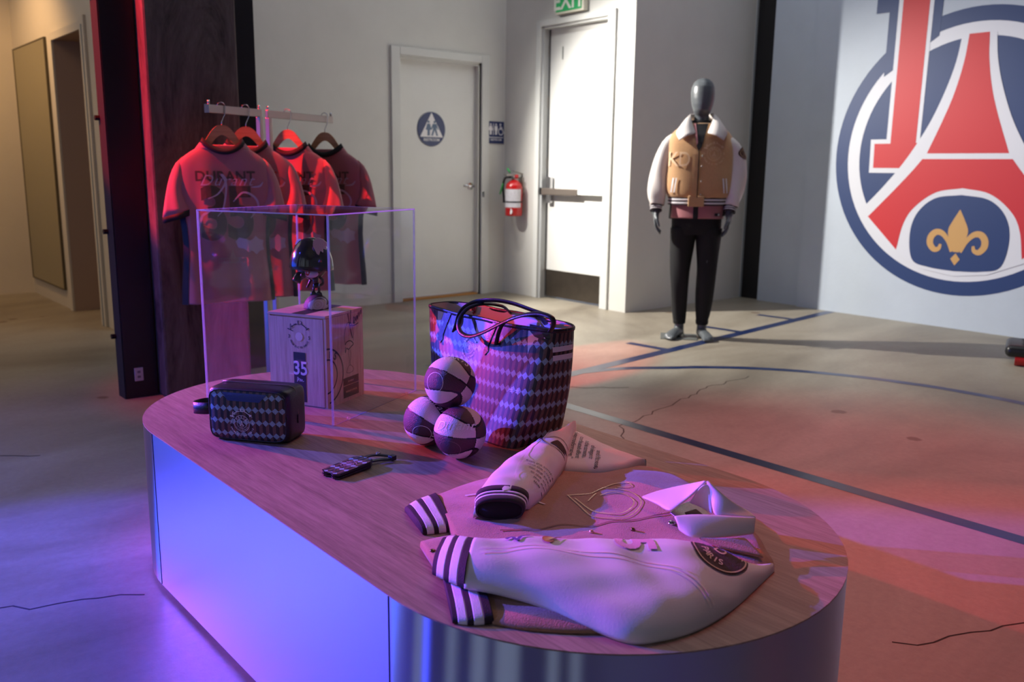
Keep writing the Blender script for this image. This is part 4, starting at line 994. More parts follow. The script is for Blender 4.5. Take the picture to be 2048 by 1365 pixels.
# ================================================================== RAIL WITH JERSEYS
A0 = V((-4.222, 1.672, 1.47)); A3 = V((-4.660, 2.575, 1.47)); ad = (A3 - A0); ad.z = 0; La = ad.length; ad.normalize(); an = V((ad.y, -ad.x, 0))
yaw_r = math.atan2(ad.y, ad.x)
for i, (s0, s1, post, lab) in enumerate(((0, .385, .373, 'left half of the satin steel clothes rail with two jerseys'), (.430, La, .445, 'right half of the satin steel clothes rail with two jerseys'))):
    rk = thing('clothes_rail', lab, 'rail', A0 + ad * s0 - V((0, 0, 1.47)), yaw_r)
    L_ = s1 - s0
    box('crossbar', (0, -.008, 1.442), (L_, .008, 1.480), SATIN, rk, .002)
    px_ = post - s0
    box('upright', (px_ - .012, -.0135, .02), (px_ + .012, .0135, 1.4415), SATIN, rk, .002)
    box('foot_bar', (px_ - .02, -.30, 0), (px_ + .02, .08, .025), SATIN, rk, .003)
    for x in (.012, L_ - .012): tubeo('end_pin', [(x, 0, 1.480), (x, 0, 1.500)], .006, CHROME, rk, 10)
    box('end_cap', (-.002, -.014, 1.441), (.0, .014, 1.481), CHROME, rk) if i == 0 else None

def hanger(loc, yaw, label):
    t = thing('hanger', label, 'hanger', loc, yaw, 'wooden hangers on the clothes rail')
    topc = catmull([(-.180, -.200), (-.14, -.158), (-.10, -.104), (-.055, -.034), (-.025, -.005), (0, 0), (.025, -.005), (.055, -.034), (.10, -.104), (.14, -.158), (.180, -.200)], 5)
    botc = catmull([(.178, -.212), (.13, -.168), (.07, -.108), (.03, -.062), (0, -.046), (-.03, -.062), (-.07, -.108), (-.13, -.168), (-.178, -.212)], 5)
    extrude_poly('shoulder_bar', [tuple(p) for p in topc] + [tuple(p) for p in botc], .008, HANGW, t, lambda x, y, z: V((x, y, z - .095)), .002)
    tubeo('hook', [V((0, 0, -.096)), V((0, 0, -.08)), V((.016, 0, -.045)), V((.020, .0, -.02)), V((.020, 0, -.003)), V((.012, 0, .0095)), V((0, 0, .0135)), V((-.013, 0, .008)), V((-.017, 0, -.004))], .0022, CHROME, t, 8)
    return t
def jersey(loc, yaw, label, flip, seed, tilt=0):
    """local: x right, -y to the viewer (the shirt's back), z up; origin at the collar top"""
    t = thing('jersey', label, 'shirt', loc, yaw, 'pink football jerseys on the rail')
    rnd = random.Random(seed); ph = [rnd.uniform(0, 6.28) for _ in range(6)]
    H_ = .80
    lev = [(0, .224), (.06, .222), (.14, .216), (.22, .208), (.30, .204), (.38, .208), (.46, .218), (.52, .228), (.57, .232), (.62, .232), (.66, .228), (.695, .208), (.725, .172), (.752, .13), (.772, .092)]
    n = 56
    def wob(x, z, side):
        k = max(0, 1 - z / .75); f = (.009 * math.sin(x * 26 + ph[0]) + .007 * math.sin(x * 43 + ph[1] + z * 4) + .006 * math.sin(x * 71 + ph[2])) * (k ** 1.1)
        f += .006 * math.sin(x * 18 + z * 9 + ph[3]) * (.4 + k)
        return f
    rings = []
    for z, hw in lev:
        dep = .022 + .015 * min(1, (H_ - z) / .3); ring = []
        for i in range(n):
            a = 2 * PI * i / n; x = hw * math.copysign(abs(math.cos(a)) ** .75, math.cos(a)); y = dep * math.copysign(abs(math.sin(a)) ** .9, math.sin(a))
            ring.append(V((x, y + wob(x, z, y), z - H_ + .0)))
        rings.append(ring)
    vs, fs = loft(rings, True, False); bo = mesh('torso', vs, fs, JPINK, t, True)
    md = bo.modifiers.new('s', 'SOLIDIFY'); md.thickness = .0016; sd = bo.modifiers.new('d', 'SUBSURF'); sd.levels = 1; sd.render_levels = 1
    # side panels
    for sgn in (-1, 1):
        vs = []; zz = [l for l in lev if l[0] <= .58]
        for z, hw in zz:
            for a in (-.55, -.25, 0, .25, .55):
                aa = a if sgn > 0 else PI - a; dep = .022 + .015 * min(1, (H_ - z) / .3)
                wdt = 1 if z > .0 else 1
                x = hw * math.copysign(abs(math.cos(aa * wdt)) ** .75, math.cos(aa)) * 1.012 + sgn * .0015; y = dep * math.copysign(abs(math.sin(aa)) ** .9, math.sin(aa)) * 1.10
                vs.append(V((x, y + wob(x, z, y) - .0, z - H_)))
        m_ = 5; fs = [(i * m_ + j, i * m_ + j + 1, (i + 1) * m_ + j + 1, (i + 1) * m_ + j) for i in range(len(zz) - 1) for j in range(m_ - 1)]
        mesh('side_panel', vs, fs, JBLACK, t, True)
        # sleeve
        spread = 1.0
        S0, S1 = V((sgn * .190, 0, -.088)), V((sgn * .200, 0, -.26)); E0, E1 = V((sgn * .296, -.008, -.372)), V((sgn * .168, -.012, -.335))
        secs = []
        for k in range(9):
            u = k / 8; c0 = S0.lerp(E0, u) + V((sgn * .024 * math.sin(PI * u ** .6), 0, .012 * math.sin(PI * u))); c1 = S1.lerp(E1, u) + V((sgn * .004, 0, .0))
            c = (c0 + c1) / 2; ax = (c0 - c1) / 2; ring = []
            for i in range(28):
                a = 2 * PI * i / 28; th = .019 + .014 * u
                ring.append(c + ax * math.cos(a) + V((0, th * math.sin(a) + .004 * math.sin(a * 5 + ph[4] + u * 4) * u, 0)))
            secs.append(ring)
        vs, fs = loft(secs, True, False); sl = mesh('sleeve', vs, fs, JPINK, t, True)
        md = sl.modifiers.new('s', 'SOLIDIFY'); md.thickness = .0016
        # cuff
        d = ((E0 + E1) / 2 - (S0 + S1) / 2).normalized()
        cu = [[q + d * .0 + (q - (E0 + E1) / 2) * .02 for q in secs[-1]], [q + V((0, 0, -.030)) + (q - (E0 + E1) / 2) * -.02 for q in secs[-1]]]
        vs, fs = loft(cu, True, False); cf = mesh('cuff', vs, fs, JBLACK, t, True); md = cf.modifiers.new('s', 'SOLIDIFY'); md.thickness = .003
    # collar band: back dips a little, front more
    cpts_t, cpts_b = [], []
    for i in range(48):
        a = 2 * PI * i / 48; x = .094 * math.cos(a); y = .032 * math.sin(a)
        dip = (-.052 if y < 0 else -.085) * (1 - (x / .094) ** 2)
        cpts_t.append(V((x * 1.0, y, dip + .006 - .0))); cpts_b.append(V((x * 1.16, y * 1.25, dip - .022)))
    vs, fs = loft([cpts_b, cpts_t], True, False); co = mesh('collar', vs, fs, JBLACK, t, True); md = co.modifiers.new('s', 'SOLIDIFY'); md.thickness = .004
    # yoke between collar and torso top
    fy = wrapper(bo, (0, 0, -H_), (1, 0, 0), (0, 0, 1), (0, 1, 0), .0035, .5)
    yk = [[V((q.x, q.y, q.z)) for q in rings[-2]], [V((.094 * 1.14 * math.cos(2 * PI * i / n), .032 * 1.2 * math.sin(2 * PI * i / n), (-.052 if math.sin(2 * PI * i / n) < 0 else -.085) * (1 - math.cos(2 * PI * i / n) ** 2) - .018)) for i in range(n)]]
    bo2 = mesh('yoke', *loft(yk, True, False), JPINK, t, True)
    decal('name_print', xf(text2d('DURANT', .066, .028, spacing=1.08), 0, .600), fy, JBROWN, t, .012)
    decal('script_print', xf(text2d('Durant', .074, -.004, shear=.5, spacing=1.2), .01, .578), wrapper(bo, (0, 0, -H_), (1, 0, 0), (0, 0, 1), (0, 1, 0), .0045, .5), LILAC, t, .012)
    decal('number_outline', xf(text2d('35', .345, .045, spacing=.92), 0, .328, sx=.80), wrapper(bo, (0, 0, -H_), (1, 0, 0), (0, 0, 1), (0, 1, 0), .0030, .5), JOUT, t, .016)
    decal('number_print', xf(text2d('35', .345, .036, spacing=.92), 0, .328, sx=.80), wrapper(bo, (0, 0, -H_), (1, 0, 0), (0, 0, 1), (0, 1, 0), .0042, .5), JBROWN, t, .016)
    fz = wrapper(bo, (0, 0, -H_), (1, 0, 0), (0, 0, 1), (0, 1, 0), .0055, .5)
    decal('swash_print', join_vf([stroke([(-.135, .37), (-.12, .43), (-.085, .455)], .012, 6, True), stroke([(-.09, .515), (-.04, .54), (.0, .60), (-.02, .63), (.0, .58), (-.02, .47), (-.05, .43)], .011, 6, True), stroke([(.03, .50), (.08, .545), (.135, .52), (.15, .47), (.11, .42)], .011, 6, True), stroke([(.12, .57), (.16, .575), (.178, .595)], .010, 6, True)]), fz, LILAC, t, .014)
    flower = [(.13 + .034 * (1 + .35 * (k % 2)) * math.cos(2 * PI * k / 12), .285 + .034 * (1 + .35 * (k % 2)) * math.sin(2 * PI * k / 12)) for k in range(12)]
    leaf = [(.03, .305), (.05, .325), (.09, .315), (.11, .29), (.095, .25), (.07, .27), (.045, .275)]
    decal('flower_print', join_vf([poly2(flower), poly2(leaf)]), fz, LILAC, t, .014)
    decal('building_print', join_vf([rect2(-.055, .20, .085, .206), rect2(-.055, .222, .085, .227)] + [rect2(-.055 + .0125 * k, .206, -.050 + .0125 * k, .222) for k in range(12)] + [poly2([(.0, .227), (.03, .227), (.024, .245), (.015, .27), (.006, .245)])]), fz, JOUT, t, .02)
    return t
yv = math.atan2(.925, .38)
def rail_pt(s): return A0 + ad * s + V((0, 0, .013))
sp4 = [(.095, 'frontmost', 1, yv + R_(11)), (.268, 'second', 2, yv + R_(6)), (.598, 'third', 3, yv - R_(18)), (.93, 'fourth', 4, yv - R_(22))]
hl_ = ['wooden hanger of the frontmost pink jersey', 'wooden hanger of the second pink jersey, overlapped by the first', 'pale wooden hanger of the third jersey, first on the right rail', 'orange-lit wooden hanger at the right end of the rail']
jl_ = ['frontmost pink jersey, whole DURANT 35 print showing', 'second pink jersey, mostly hidden behind the frontmost one', 'third pink jersey, first on the right rail, with a T of its print showing', 'rearmost pink jersey at the right end of the rail']
for i, (s, nm, sd, yw) in enumerate(sp4):
    q = rail_pt(s); hanger(q, yw, hl_[i]); jersey(q + V((0, 0, -.160)), yw, jl_[i], 0, sd)

# ================================================================== MANNEQUIN
mn = thing('mannequin', 'grey faceless mannequin in a tan and cream varsity jacket, pink jersey and black joggers', 'mannequin', (-4.0, 5.1, 0), 0)
# local +x = image right, -y = front (towards the photographer)
mn.rotation_euler = (0, 0, math.atan2(.62, .79) + R_(2))
parts = []
def limb(pts, rx, ry=None, n=20, per=5):
    P = catmull([tuple(p) for p in pts], per); k = len(pts)
    R = [float(np.interp(i / (len(P) - 1) * (k - 1), range(k), rx)) for i in range(len(P))]
    S = [float(np.interp(i / (len(P) - 1) * (k - 1), range(k), ry or rx)) for i in range(len(P))]
    parts.append(tube([V(p) for p in P], R, n, ry=S, upv=V((0, 1, 0))))
limb([(0, 0, .80), (0, 0, .92), (0, 0, 1.08), (0, .01, 1.30), (0, .01, 1.40), (0, .01, 1.46)], [.13, .155, .130, .165, .150, .075], [.09, .105, .09, .105, .085, .065], 32)
limb([(0, .012, 1.42), (0, .008, 1.50), (0, -.006, 1.60)], [.062, .054, .050], [.060, .056, .052])
for sg, hip, knee, ank, toe, sh, el, wr in ((-1, (-.085, 0, .86), (-.098, -.02, .47), (-.085, .03, .09), (-.150, -.115, .03), (-.150, .01, 1.385), (-.262, .0, 1.16), (-.287, -.055, .93)),
                                            (1, (.085, 0, .86), (.088, -.03, .47), (.078, .02, .09), (.118, -.14, .03), (.150, .01, 1.385), (.245, .01, 1.16), (.224, -.045, .92))):
    limb([hip, ((hip[0] + knee[0]) / 2, -.02, .66), knee, ((knee[0] + ank[0]) / 2, .02, .30), (ank[0], ank[1], .12), (ank[0], ank[1] + .004, .03)], [.085, .075, .054, .056, .034, .038])
    f1 = ((ank[0] * .55 + toe[0] * .45), (ank[1] * .55 + toe[1] * .45), .042)
    limb([(ank[0], ank[1] + .030, .030), (ank[0], ank[1], .040), f1, toe, (toe[0] + (toe[0] - ank[0]) * .12, toe[1] - .015, .016)], [.028, .034, .036, .040, .030], [.028, .036, .028, .018, .012])
    limb([(sh[0] * .7, .01, 1.39), sh, ((sh[0] + el[0]) / 2, .01, 1.27), el, ((el[0] + wr[0]) / 2, (el[1] + wr[1]) / 2, 1.05), wr, (wr[0], wr[1] - .006, wr[2] - .03)], [.05, .055, .048, .042, .038, .027, .030])
    limb([(wr[0], wr[1], wr[2]), (wr[0] - sg * .002, wr[1] - .010, wr[2] - .04), (wr[0] - sg * .004, wr[1] - .014, wr[2] - .085)], [.022, .021, .018], [.028, .038, .038])
# smooth egg head
hr = []
for z, rx, ry, yo in ((1.565, .040, .045, 0), (1.585, .050, .062, -.012), (1.61, .062, .080, -.018), (1.65, .074, .092, -.014), (1.69, .081, .098, -.008), (1.73, .083, .100, -.002), (1.77, .078, .094, .002), (1.80, .064, .078, .004), (1.82, .042, .052, .004), (1.83, .012, .015, .004)):
    hr.append([V((rx * math.cos(2 * PI * k / 28), yo + ry * math.sin(2 * PI * k / 28), z)) for k in range(28)])
parts.append(loft(hr))
# fingers and toes, each its own bent chain rooted in the palm
for sg, wr in ((-1, V((-.289, -.072, .855))), (1, V((.218, -.062, .845)))):
    for k in range(4):
        oy = -.026 + .0175 * k; L_ = (.070, .080, .076, .060)[k]; b = wr + V((0, oy, .010)); c = (.010, .013, .016, .018)[k]
        pts = [b, b + V((-sg * .003, -.004, -.045)), b + V((-sg * (.010 + c * .5), -.006, -.045 - L_ * .45)), b + V((-sg * (.026 + c), -.006, -.045 - L_ * .82))]
        parts.append(tube(pts, [.0105, .0098, .0088, .0068], 10))
    b = wr + V((0, -.03, .035)); parts.append(tube([b, b + V((-sg * .012, -.030, -.030)), b + V((-sg * .024, -.036, -.060)), b + V((-sg * .030, -.034, -.082))], [.0125, .0115, .010, .0075], 10))
for sg, toe, dr in ((-1, V((-.150, -.115, .02)), V((-.43, -.90, 0))), (1, V((.118, -.14, .02)), V((.2, -.98, 0)))):
    sd_ = V((dr.y, -dr.x, 0)).normalized() * -sg
    for k in range(5):
        b = toe + sd_ * (-.030 + .0155 * k) * 1.0; L_ = (.040, .040, .036, .030, .024)[k]; r_ = (.0125, .009, .0085, .008, .0075)[k]
        parts.append(tube([b - dr * .03 + V((0, 0, .004)), b + dr * L_ * .5 + V((0, 0, .002)), b + dr * L_ + V((0, 0, -.006))], [r_, r_, r_ * .8], 8))
vs, fs = join_vf(parts); bodym = mesh('body', vs, fs, MANN, None, True)
rm = bodym.modifiers.new('r', 'REMESH'); rm.mode = 'VOXEL'; rm.voxel_size = .0055; rm.use_smooth_shade = True
sm = bodym.modifiers.new('m', 'SMOOTH'); sm.iterations = 4; sm.factor = .5
dg = bpy.context.evaluated_depsgraph_get(); nm_ = bpy.data.meshes.new_from_object(bodym.evaluated_get(dg)); bpy.data.objects.remove(bodym)
nm_.materials.clear(); bodym = link('body', nm_, MANN, mn, True)

def garment(name, secs, m, parent, n=40, wr=0, ph=0, cap=False, th=.004, p=2.3, freq=5):
    """secs: (centre, rx, ry[, tilt vector]) along the garment; folds of height wr"""
    rings = []
    pts = [V(s[0]) for s in secs]
    for i, s in enumerate(secs):
        t_ = (pts[min(i + 1, len(pts) - 1)] - pts[max(i - 1, 0)]).normalized(); ax = V((1, 0, 0)) - t_ * t_.x; ax.normalize(); ay = t_.cross(ax)
        r = []
        for k in range(n):
            a = 2 * PI * k / n; ca, sa = math.cos(a), math.sin(a)
            f = 1 + wr / max(s[1], s[2]) * (math.sin(a * freq + ph + i * 1.3) * .6 + math.sin(a * 3 + i * 2.1 + ph) * .4)
            r.append(pts[i] + ax * (s[1] * f * math.copysign(abs(ca) ** (2 / p), ca)) + ay * (s[2] * f * math.copysign(abs(sa) ** (2 / p), sa)))
        rings.append(r)
    vs, fs = loft(rings, True, cap); o = mesh(name, vs, fs, m, parent, True)
    if th: md = o.modifiers.new('s', 'SOLIDIFY'); md.thickness = th; md.offset = 0
    md = o.modifiers.new('d', 'SUBSURF'); md.levels = 1; md.render_levels = 1
    return o
# joggers
tr_ = garment('joggers', [((0, 0, .96), .165, .115), ((0, 0, .88), .178, .122), ((0, 0, .80), .176, .118), ((0, 0, .755), .172, .110)], JOG, mn, wr=.003, th=0)
for sg, L in ((-1, [((-.088, 0, .80), .092, .105), ((-.090, -.002, .74), .090, .100), ((-.094, -.006, .62), .078, .084), ((-.098, -.012, .50), .068, .072), ((-.097, -.012, .40), .064, .070), ((-.092, 0, .28), .058, .064), ((-.087, .018, .17), .047, .053), ((-.085, .028, .13), .043, .048)]),
               (1, [((.088, 0, .80), .092, .105), ((.090, -.004, .74), .088, .100), ((.092, -.010, .62), .078, .084), ((.090, -.022, .50), .069, .072), ((.087, -.020, .40), .065, .070), ((.084, -.006, .28), .060, .064), ((.080, .012, .17), .048, .053), ((.078, .020, .13), .043, .048)])):
    garment('joggers_leg', L, JOG, mn, wr=.005, ph=sg, freq=4)
    q = L[-1][0]; garment('ankle_cuff', [((q[0], q[1], .135), .046, .051), ((q[0], q[1] + .001, .10), .042, .047)], JOG, mn, wr=.001)
# pink jersey hem under the jacket
garment('jersey_hem', [((0, 0, 1.02), .185, .13), ((0, 0, .93), .186, .132), ((0, -.002, .865), .188, .134)], JPINK, mn, wr=.004, th=.002)
garment('jersey_side', [((.0, .012, 1.02), .190, .122), ((.0, .012, .93), .196, .122), ((.004, .014, .875), .200, .122)], JBLACK, mn, wr=.004, th=.002)
jh = mn.children[[c.name for c in mn.children].index([c.name for c in mn.children if c.name.startswith('jersey_hem')][0])]
fj = wrapper(jh, (0, 0, .93), (1, 0, 0), (0, 0, 1), (0, 1, 0), .003, .5)
decal('centre_stripe', rect2(-.030, -.06, .004, .05), fj, JBLACK, jh, .02); decal('hem_label', rect2(.118, -.040, .155, -.020), fj, BLACKP, jh, .02); decal('hem_label_print', rect2(.142, -.037, .152, -.024), wrapper(jh, (0, 0, .93), (1, 0, 0), (0, 0, 1), (0, 1, 0), .0042, .5), WHITEP, jh, .02)
garment('inner_shirt', [((0, .0, 1.36), .14, .105), ((0, .0, 1.43), .11, .09), ((0, .0, 1.49), .080, .076), ((0, .002, 1.545), .068, .068)], JBLACK, mn, th=.002)
# jacket
jk = garment('jacket_body', [((0, 0, 1.015), .206, .151), ((0, 0, 1.04), .224, .160), ((0, 0, 1.09), .236, .166), ((0, 0, 1.20), .232, .160), ((0, 0, 1.31), .232, .155), ((0, .004, 1.385), .230, .145), ((0, .006, 1.435), .216, .130), ((0, .008, 1.474), .180, .112), ((0, .008, 1.503), .132, .098), ((0, .008, 1.525), .098, .085)], TAN, mn, n=64, wr=.006, th=.004, freq=7, p=2.5); jk.data.materials[0] = TANM
for (a, b, mm_) in ((1.018, 1.008, RIBD), (1.008, .995, RIBW), (.995, .985, RIBD), (.985, .972, RIBW), (.972, .962, RIBD)):
    garment('hem_rib', [((0, 0, a), .205, .150), ((0, 0, (a + b) / 2), .206, .151), ((0, 0, b), .205, .150)], mm_, mn, n=48, wr=.001, th=.003, p=2.5)
fjk = wrapper(jk, (0, 0, 1.20), (1, 0, 0), (0, 0, 1), (0, 1, 0), .009, .6)
fjk2 = wrapper(jk, (0, 0, 1.20), (1, 0, 0), (0, 0, 1), (0, 1, 0), .012, .6)
decal('front_placket', poly2([(-.055, .215), (-.030, .215), (-.012, .12), (-.010, -.225), (-.055, -.225)]), fjk, TANM, jk, .02)
pk = box('placket_hem', (-.070, -.168, .955), (.040, -.152, 1.03), TANM, mn, .006)
decal('open_neck', poly2([(-.055, .318), (.045, .318), (.005, .16), (-.016, .13), (-.030, .17)]), fjk2, JBLACK, jk, .02)
decal('pink_neck_edge', poly2([(-.055, .318), (-.040, .318), (-.022, .19), (-.030, .17)]), wrapper(jk, (0, 0, 1.20), (1, 0, 0), (0, 0, 1), (0, 1, 0), .014, .6), JPINK, jk, .02)
decal('zip_line', poly2([(-.028, .20), (-.022, .20), (-.008, .12), (-.006, -.225), (-.012, -.225), (-.014, .12)]), fjk2, BLACKP, jk, .02)
for z in (.10, .03, -.07, -.16): mesh('snap', *dome(tuple(fjk2(.012, z)), .006, .004, .006, -.99, 12, 8), SATIN, jk, True)
decal('initials_print', xf(text2d('KD', .140, .006, spacing=.92), -.140, .03, sx=.82), fjk, TANTH, jk, .02)
decal('emblem_print', xf(from_dc(.047), .090, .115), fjk, TANTH, jk, .012)
for sg, x in ((-1, -.180), (1, .155)):
    for dx, mm_ in ((0, RIBW), (.020, CREAM)):
        decal('pocket_welt', poly2([(x + dx, -.05), (x + dx + .010, -.05), (x + dx + .010 + sg * .012, -.15), (x + dx + sg * .012, -.15)]), fjk, mm_, jk, .02)
for sg, A in ((-1, [((-.120, .010, 1.415), .050, .060), ((-.172, .010, 1.400), .060, .074), ((-.214, .008, 1.362), .070, .078), ((-.246, .004, 1.285), .066, .076), ((-.268, .0, 1.20), .066, .074), ((-.276, -.006, 1.13), .068, .074), ((-.284, -.024, 1.06), .064, .068), ((-.288, -.042, .99), .056, .058), ((-.287, -.052, .955), .046, .048)]),
               (1, [((.120, .010, 1.415), .050, .060), ((.172, .010, 1.400), .060, .074), ((.214, .008, 1.362), .070, .078), ((.242, .006, 1.285), .068, .076), ((.258, .004, 1.20), .070, .074), ((.254, -.002, 1.13), .070, .074), ((.244, -.016, 1.06), .068, .068), ((.234, -.034, .99), .060, .060), ((.226, -.044, .955), .048, .048)])):
    sl = garment('jacket_sleeve', A, CREAM, mn, n=40, wr=.013, ph=sg * 2, freq=3)
    q = V(A[-1][0]); d_ = V((sg * -.004, -.012, -.03)) if sg > 0 else V((0, -.010, -.03))
    seq = ((0, .25, RIBD), (.25, .5, RIBW), (.5, .7, RIBD), (.7, .95, RIBW), (.95, 1.3, RIBD))
    for a, b, mm_ in seq: garment('cuff_rib', [(tuple(q + d_ * a), .040, .042), (tuple(q + d_ * (a + b) / 2), .041, .043), (tuple(q + d_ * b), .040, .042)], mm_, mn, n=28, th=.003)
    if sg > 0:
        fs_ = wrapper(sl, (.30, 0, 1.325), (.35, 1, 0), (0, 0, 1), (-1, .35, 0), .004, .3)
        decal('sleeve_patch', disc2(.042, 28, -.035, 0), fs_, BROWNP, sl, .012); decal('emblem_print', xf(crest2(.036), -.035, 0), wrapper(sl, (.30, 0, 1.325), (.35, 1, 0), (0, 0, 1), (-1, .35, 0), .006, .3), TANTH, sl, .01)
# collar flaps
for sg in (-1, 1):
    P = [V((sg * .062, .050, 1.590)), V((sg * .078, -.015, 1.588)), V((sg * .070, -.080, 1.540)), V((sg * .040, -.138, 1.455))]
    Q = [V((sg * .118, .055, 1.515)), V((sg * .150, -.030, 1.500)), V((sg * .172, -.100, 1.455)), V((sg * .150, -.156, 1.405))]
    P = [V(p) for p in catmull(P, 5)]; Q = [V(p) for p in catmull(Q, 5)]; vs = []
    for a, b in zip(P, Q): vs += [a, a.lerp(b, .5) + V((0, -.006, .008)), b]
    o = mesh('jacket_collar', vs, [(3 * i + j, 3 * i + j + 1, 3 * i + j + 4, 3 * i + j + 3) for i in range(len(P) - 1) for j in (0, 1)], CREAM, mn, True); md = o.modifiers.new('s', 'SOLIDIFY'); md.thickness = .006
bpc = catmull([(-.062, .048, 1.588), (-.045, .085, 1.592), (0, .10, 1.594), (.045, .085, 1.592), (.062, .048, 1.588)], 5); vs = []
for p in bpc: vs += [V(p), V(p) * 1.0 + V((p[0] * .6, p[1] * .5, -.05))]
o = mesh('jacket_collar', vs, [(2 * i, 2 * i + 1, 2 * i + 3, 2 * i + 2) for i in range(len(bpc) - 1)], CREAM, mn, True); md = o.modifiers.new('s', 'SOLIDIFY'); md.thickness = .006
box('base_plate', (-.215, -.10, .0), (.05, .13, .006), mat('glass_base_plate', (126, 130, 126), .2, .3), mn, .001)
tubeo('calf_rod', [(-.05, .09, .006), (-.07, .075, .25)], .006, SATIN, mn)

# ================================================================== TROLLEY at the right edge
tl = thing('trolley', 'black plastic trolley base with a red roller at the right edge', 'trolley', (-2.22, 6.08, 0), R_(20))
box('deck', (0, -.12, .055), (.52, .25, .135), BPLA, tl, .035, 4, True)
box('deck_recess', (.09, -.06, .128), (.42, .17, .1365), mat('recess_black', (8, 8, 9), .6), tl, .01)
vs, fs = tube([V((.06, -.07, .045)), V((.46, -.07, .045))], .043, 24); mesh('roller', vs, fs, REDP, tl, False)
for x in (.12, .40):
    vs, fs = tube([V((x, .18, .03)), V((x + .02, .18, .03))], .03, 18); mesh('caster', vs, fs, BPLA, tl, False)

# ================================================================== VARSITY JACKET ON THE PLINTH
def W(px, py, z):
    """point of the table area seen at that place of the photograph, at height z"""
    d = rt * ((px - 1024) / FPX) - up * ((py - 682.5) / FPX) + fw
    t = (z - EYE) / d.z; return V((0, 0, EYE)) + d * t
J0 = V((-1.25, 1.2, TZ))
vj = thing('varsity_jacket', 'tan and cream varsity jacket lying folded on the near end of the plinth', 'jacket', J0)
def noise1(x, y): return math.sin(x * 1.7 + 1.3 * math.sin(y * 2.3)) * .5 + math.sin(y * 3.1 + x * .9 + 2) * .3 + math.sin(x * 4.3 - y * 2.2) * .2
def px_loft(name, secs, m, s0=0, s1=1, ns=40, nt=22, amp=.002, p=3.2, fr=1.0, parent=None, under=True):
    """secs: (A, B, zb, thA, thB): A near edge, B far edge of the cloth, resting height, thickness at both edges"""
    rows = []
    for A, B, zb, ta, tb_ in secs:
        a = W(A[0], A[1], TZ + zb + ta * .35); b = W(B[0], B[1], TZ + zb + tb_ * .8)
        rows.append([a.x, a.y, b.x, b.y, zb, ta, tb_])
    per = 12; cm = catmull(rows, per); M_ = len(cm) - 1; rings = []
    for i in range(ns + 1):
        s = (s0 + (s1 - s0) * i / ns) * M_; k = min(int(s), M_ - 1); f = s - k; r = cm[k] * (1 - f) + cm[k + 1] * f
        ring = []
        for j in range(nt + 1):
            t = .5 - .5 * math.cos(PI * j / nt)
            g = max(0, 1 - abs(2 * t - 1) ** p) ** (1 / p)
            x = r[0] + (r[2] - r[0]) * t; y = r[1] + (r[3] - r[1]) * t; th = r[5] + (r[6] - r[5]) * t
            z = TZ + r[4] + th * g + amp * g * noise1(x * 22 * fr, y * 22 * fr) * 1.5
            ring.append(V((x, y, max(z, TZ + .0012))) - J0)
        for j in range(nt - 1, 0, -1):
            t = j / nt; x = r[0] + (r[2] - r[0]) * t; y = r[1] + (r[3] - r[1]) * t
            ring.append(V((x, y, TZ + .001 + max(0, r[4] - .0))) - J0)
        rings.append(ring)
    vs, fs = loft(rings, True, True)
    return mesh(name, vs, fs, m, parent or vj, True)
def vwrap(target, px, py, z=.5, eps=.0009, rot=0, tilt=0):
    """projects onto the cloth straight down, or leaning by tilt towards the plinth's long side"""
    c = W(px, py, z) - J0; a = math.atan2(.763, .646); x0 = V((math.cos(a), math.sin(a), 0)); y0 = V((-x0.y, x0.x, 0))
    rd = (V((0, 0, -1)) * math.cos(tilt) + y0 * math.sin(tilt)).normalized(); y1 = rd.cross(x0) * 1.0
    if y1.dot(y0 + V((0, 0, .2))) < 0: y1 = -y1
    xd = x0 * math.cos(rot) + y1 * math.sin(rot); yd = -x0 * math.sin(rot) + y1 * math.cos(rot)
    return wrapper(target, c, xd, yd, rd, eps, .25)
def stripes(name, secs, n0=RIBD, **kw):
    for k, (a, b, mm_) in enumerate(((0, .14, RIBD), (.14, .38, RIBW), (.38, .54, RIBD), (.54, .78, RIBW), (.78, 1.0, RIBD))):
        px_loft(name, secs, mm_, a, b, 8, amp=.0012, **kw)
body_s = [((985, 1244), (868, 982), 0, .018, .026), ((1060, 1256), (950, 952), 0, .020, .028), ((1180, 1262), (1060, 928), 0, .020, .030), ((1290, 1252), (1190, 936), 0, .02, .030),
          ((1380, 1236), (1290, 922), 0, .02, .028), ((1460, 1190), (1375, 955), 0, .02, .026), ((1530, 1140), (1455, 1010), 0, .02, .024), ((1549, 1133), (1510, 1066), 0, .012, .016)]
jb = px_loft('body', body_s, TAN, ns=80, nt=40, amp=.0022)
stripes('hem_rib', [((846, 1066), (809, 1010), 0, .018, .020), ((876, 1062), (836, 993), 0, .021, .024), ((906, 1058), (868, 980), 0, .022, .026)])
stripes('hem_rib', [((905, 1243), (886, 1148), 0, .016, .020), ((945, 1246), (925, 1155), 0, .018, .024), ((988, 1243), (965, 1165), 0, .018, .026)])
tabp = px_loft('placket_tab', [((880, 1152), (840, 1078), 0, .022, .024), ((910, 1150), (872, 1070), 0, .030, .030), ((950, 1140), (905, 1063), 0, .032, .030)], TAN, ns=14, amp=.001)
fq = vwrap(tabp, 865, 1100, .497); q = fq(0, 0)
if q: mesh('snap', *dome(tuple(q), .0055, .0055, .003, -.99, 14, 8), mat('brass_snap', (120, 100, 70), .3, 1), vj, True)
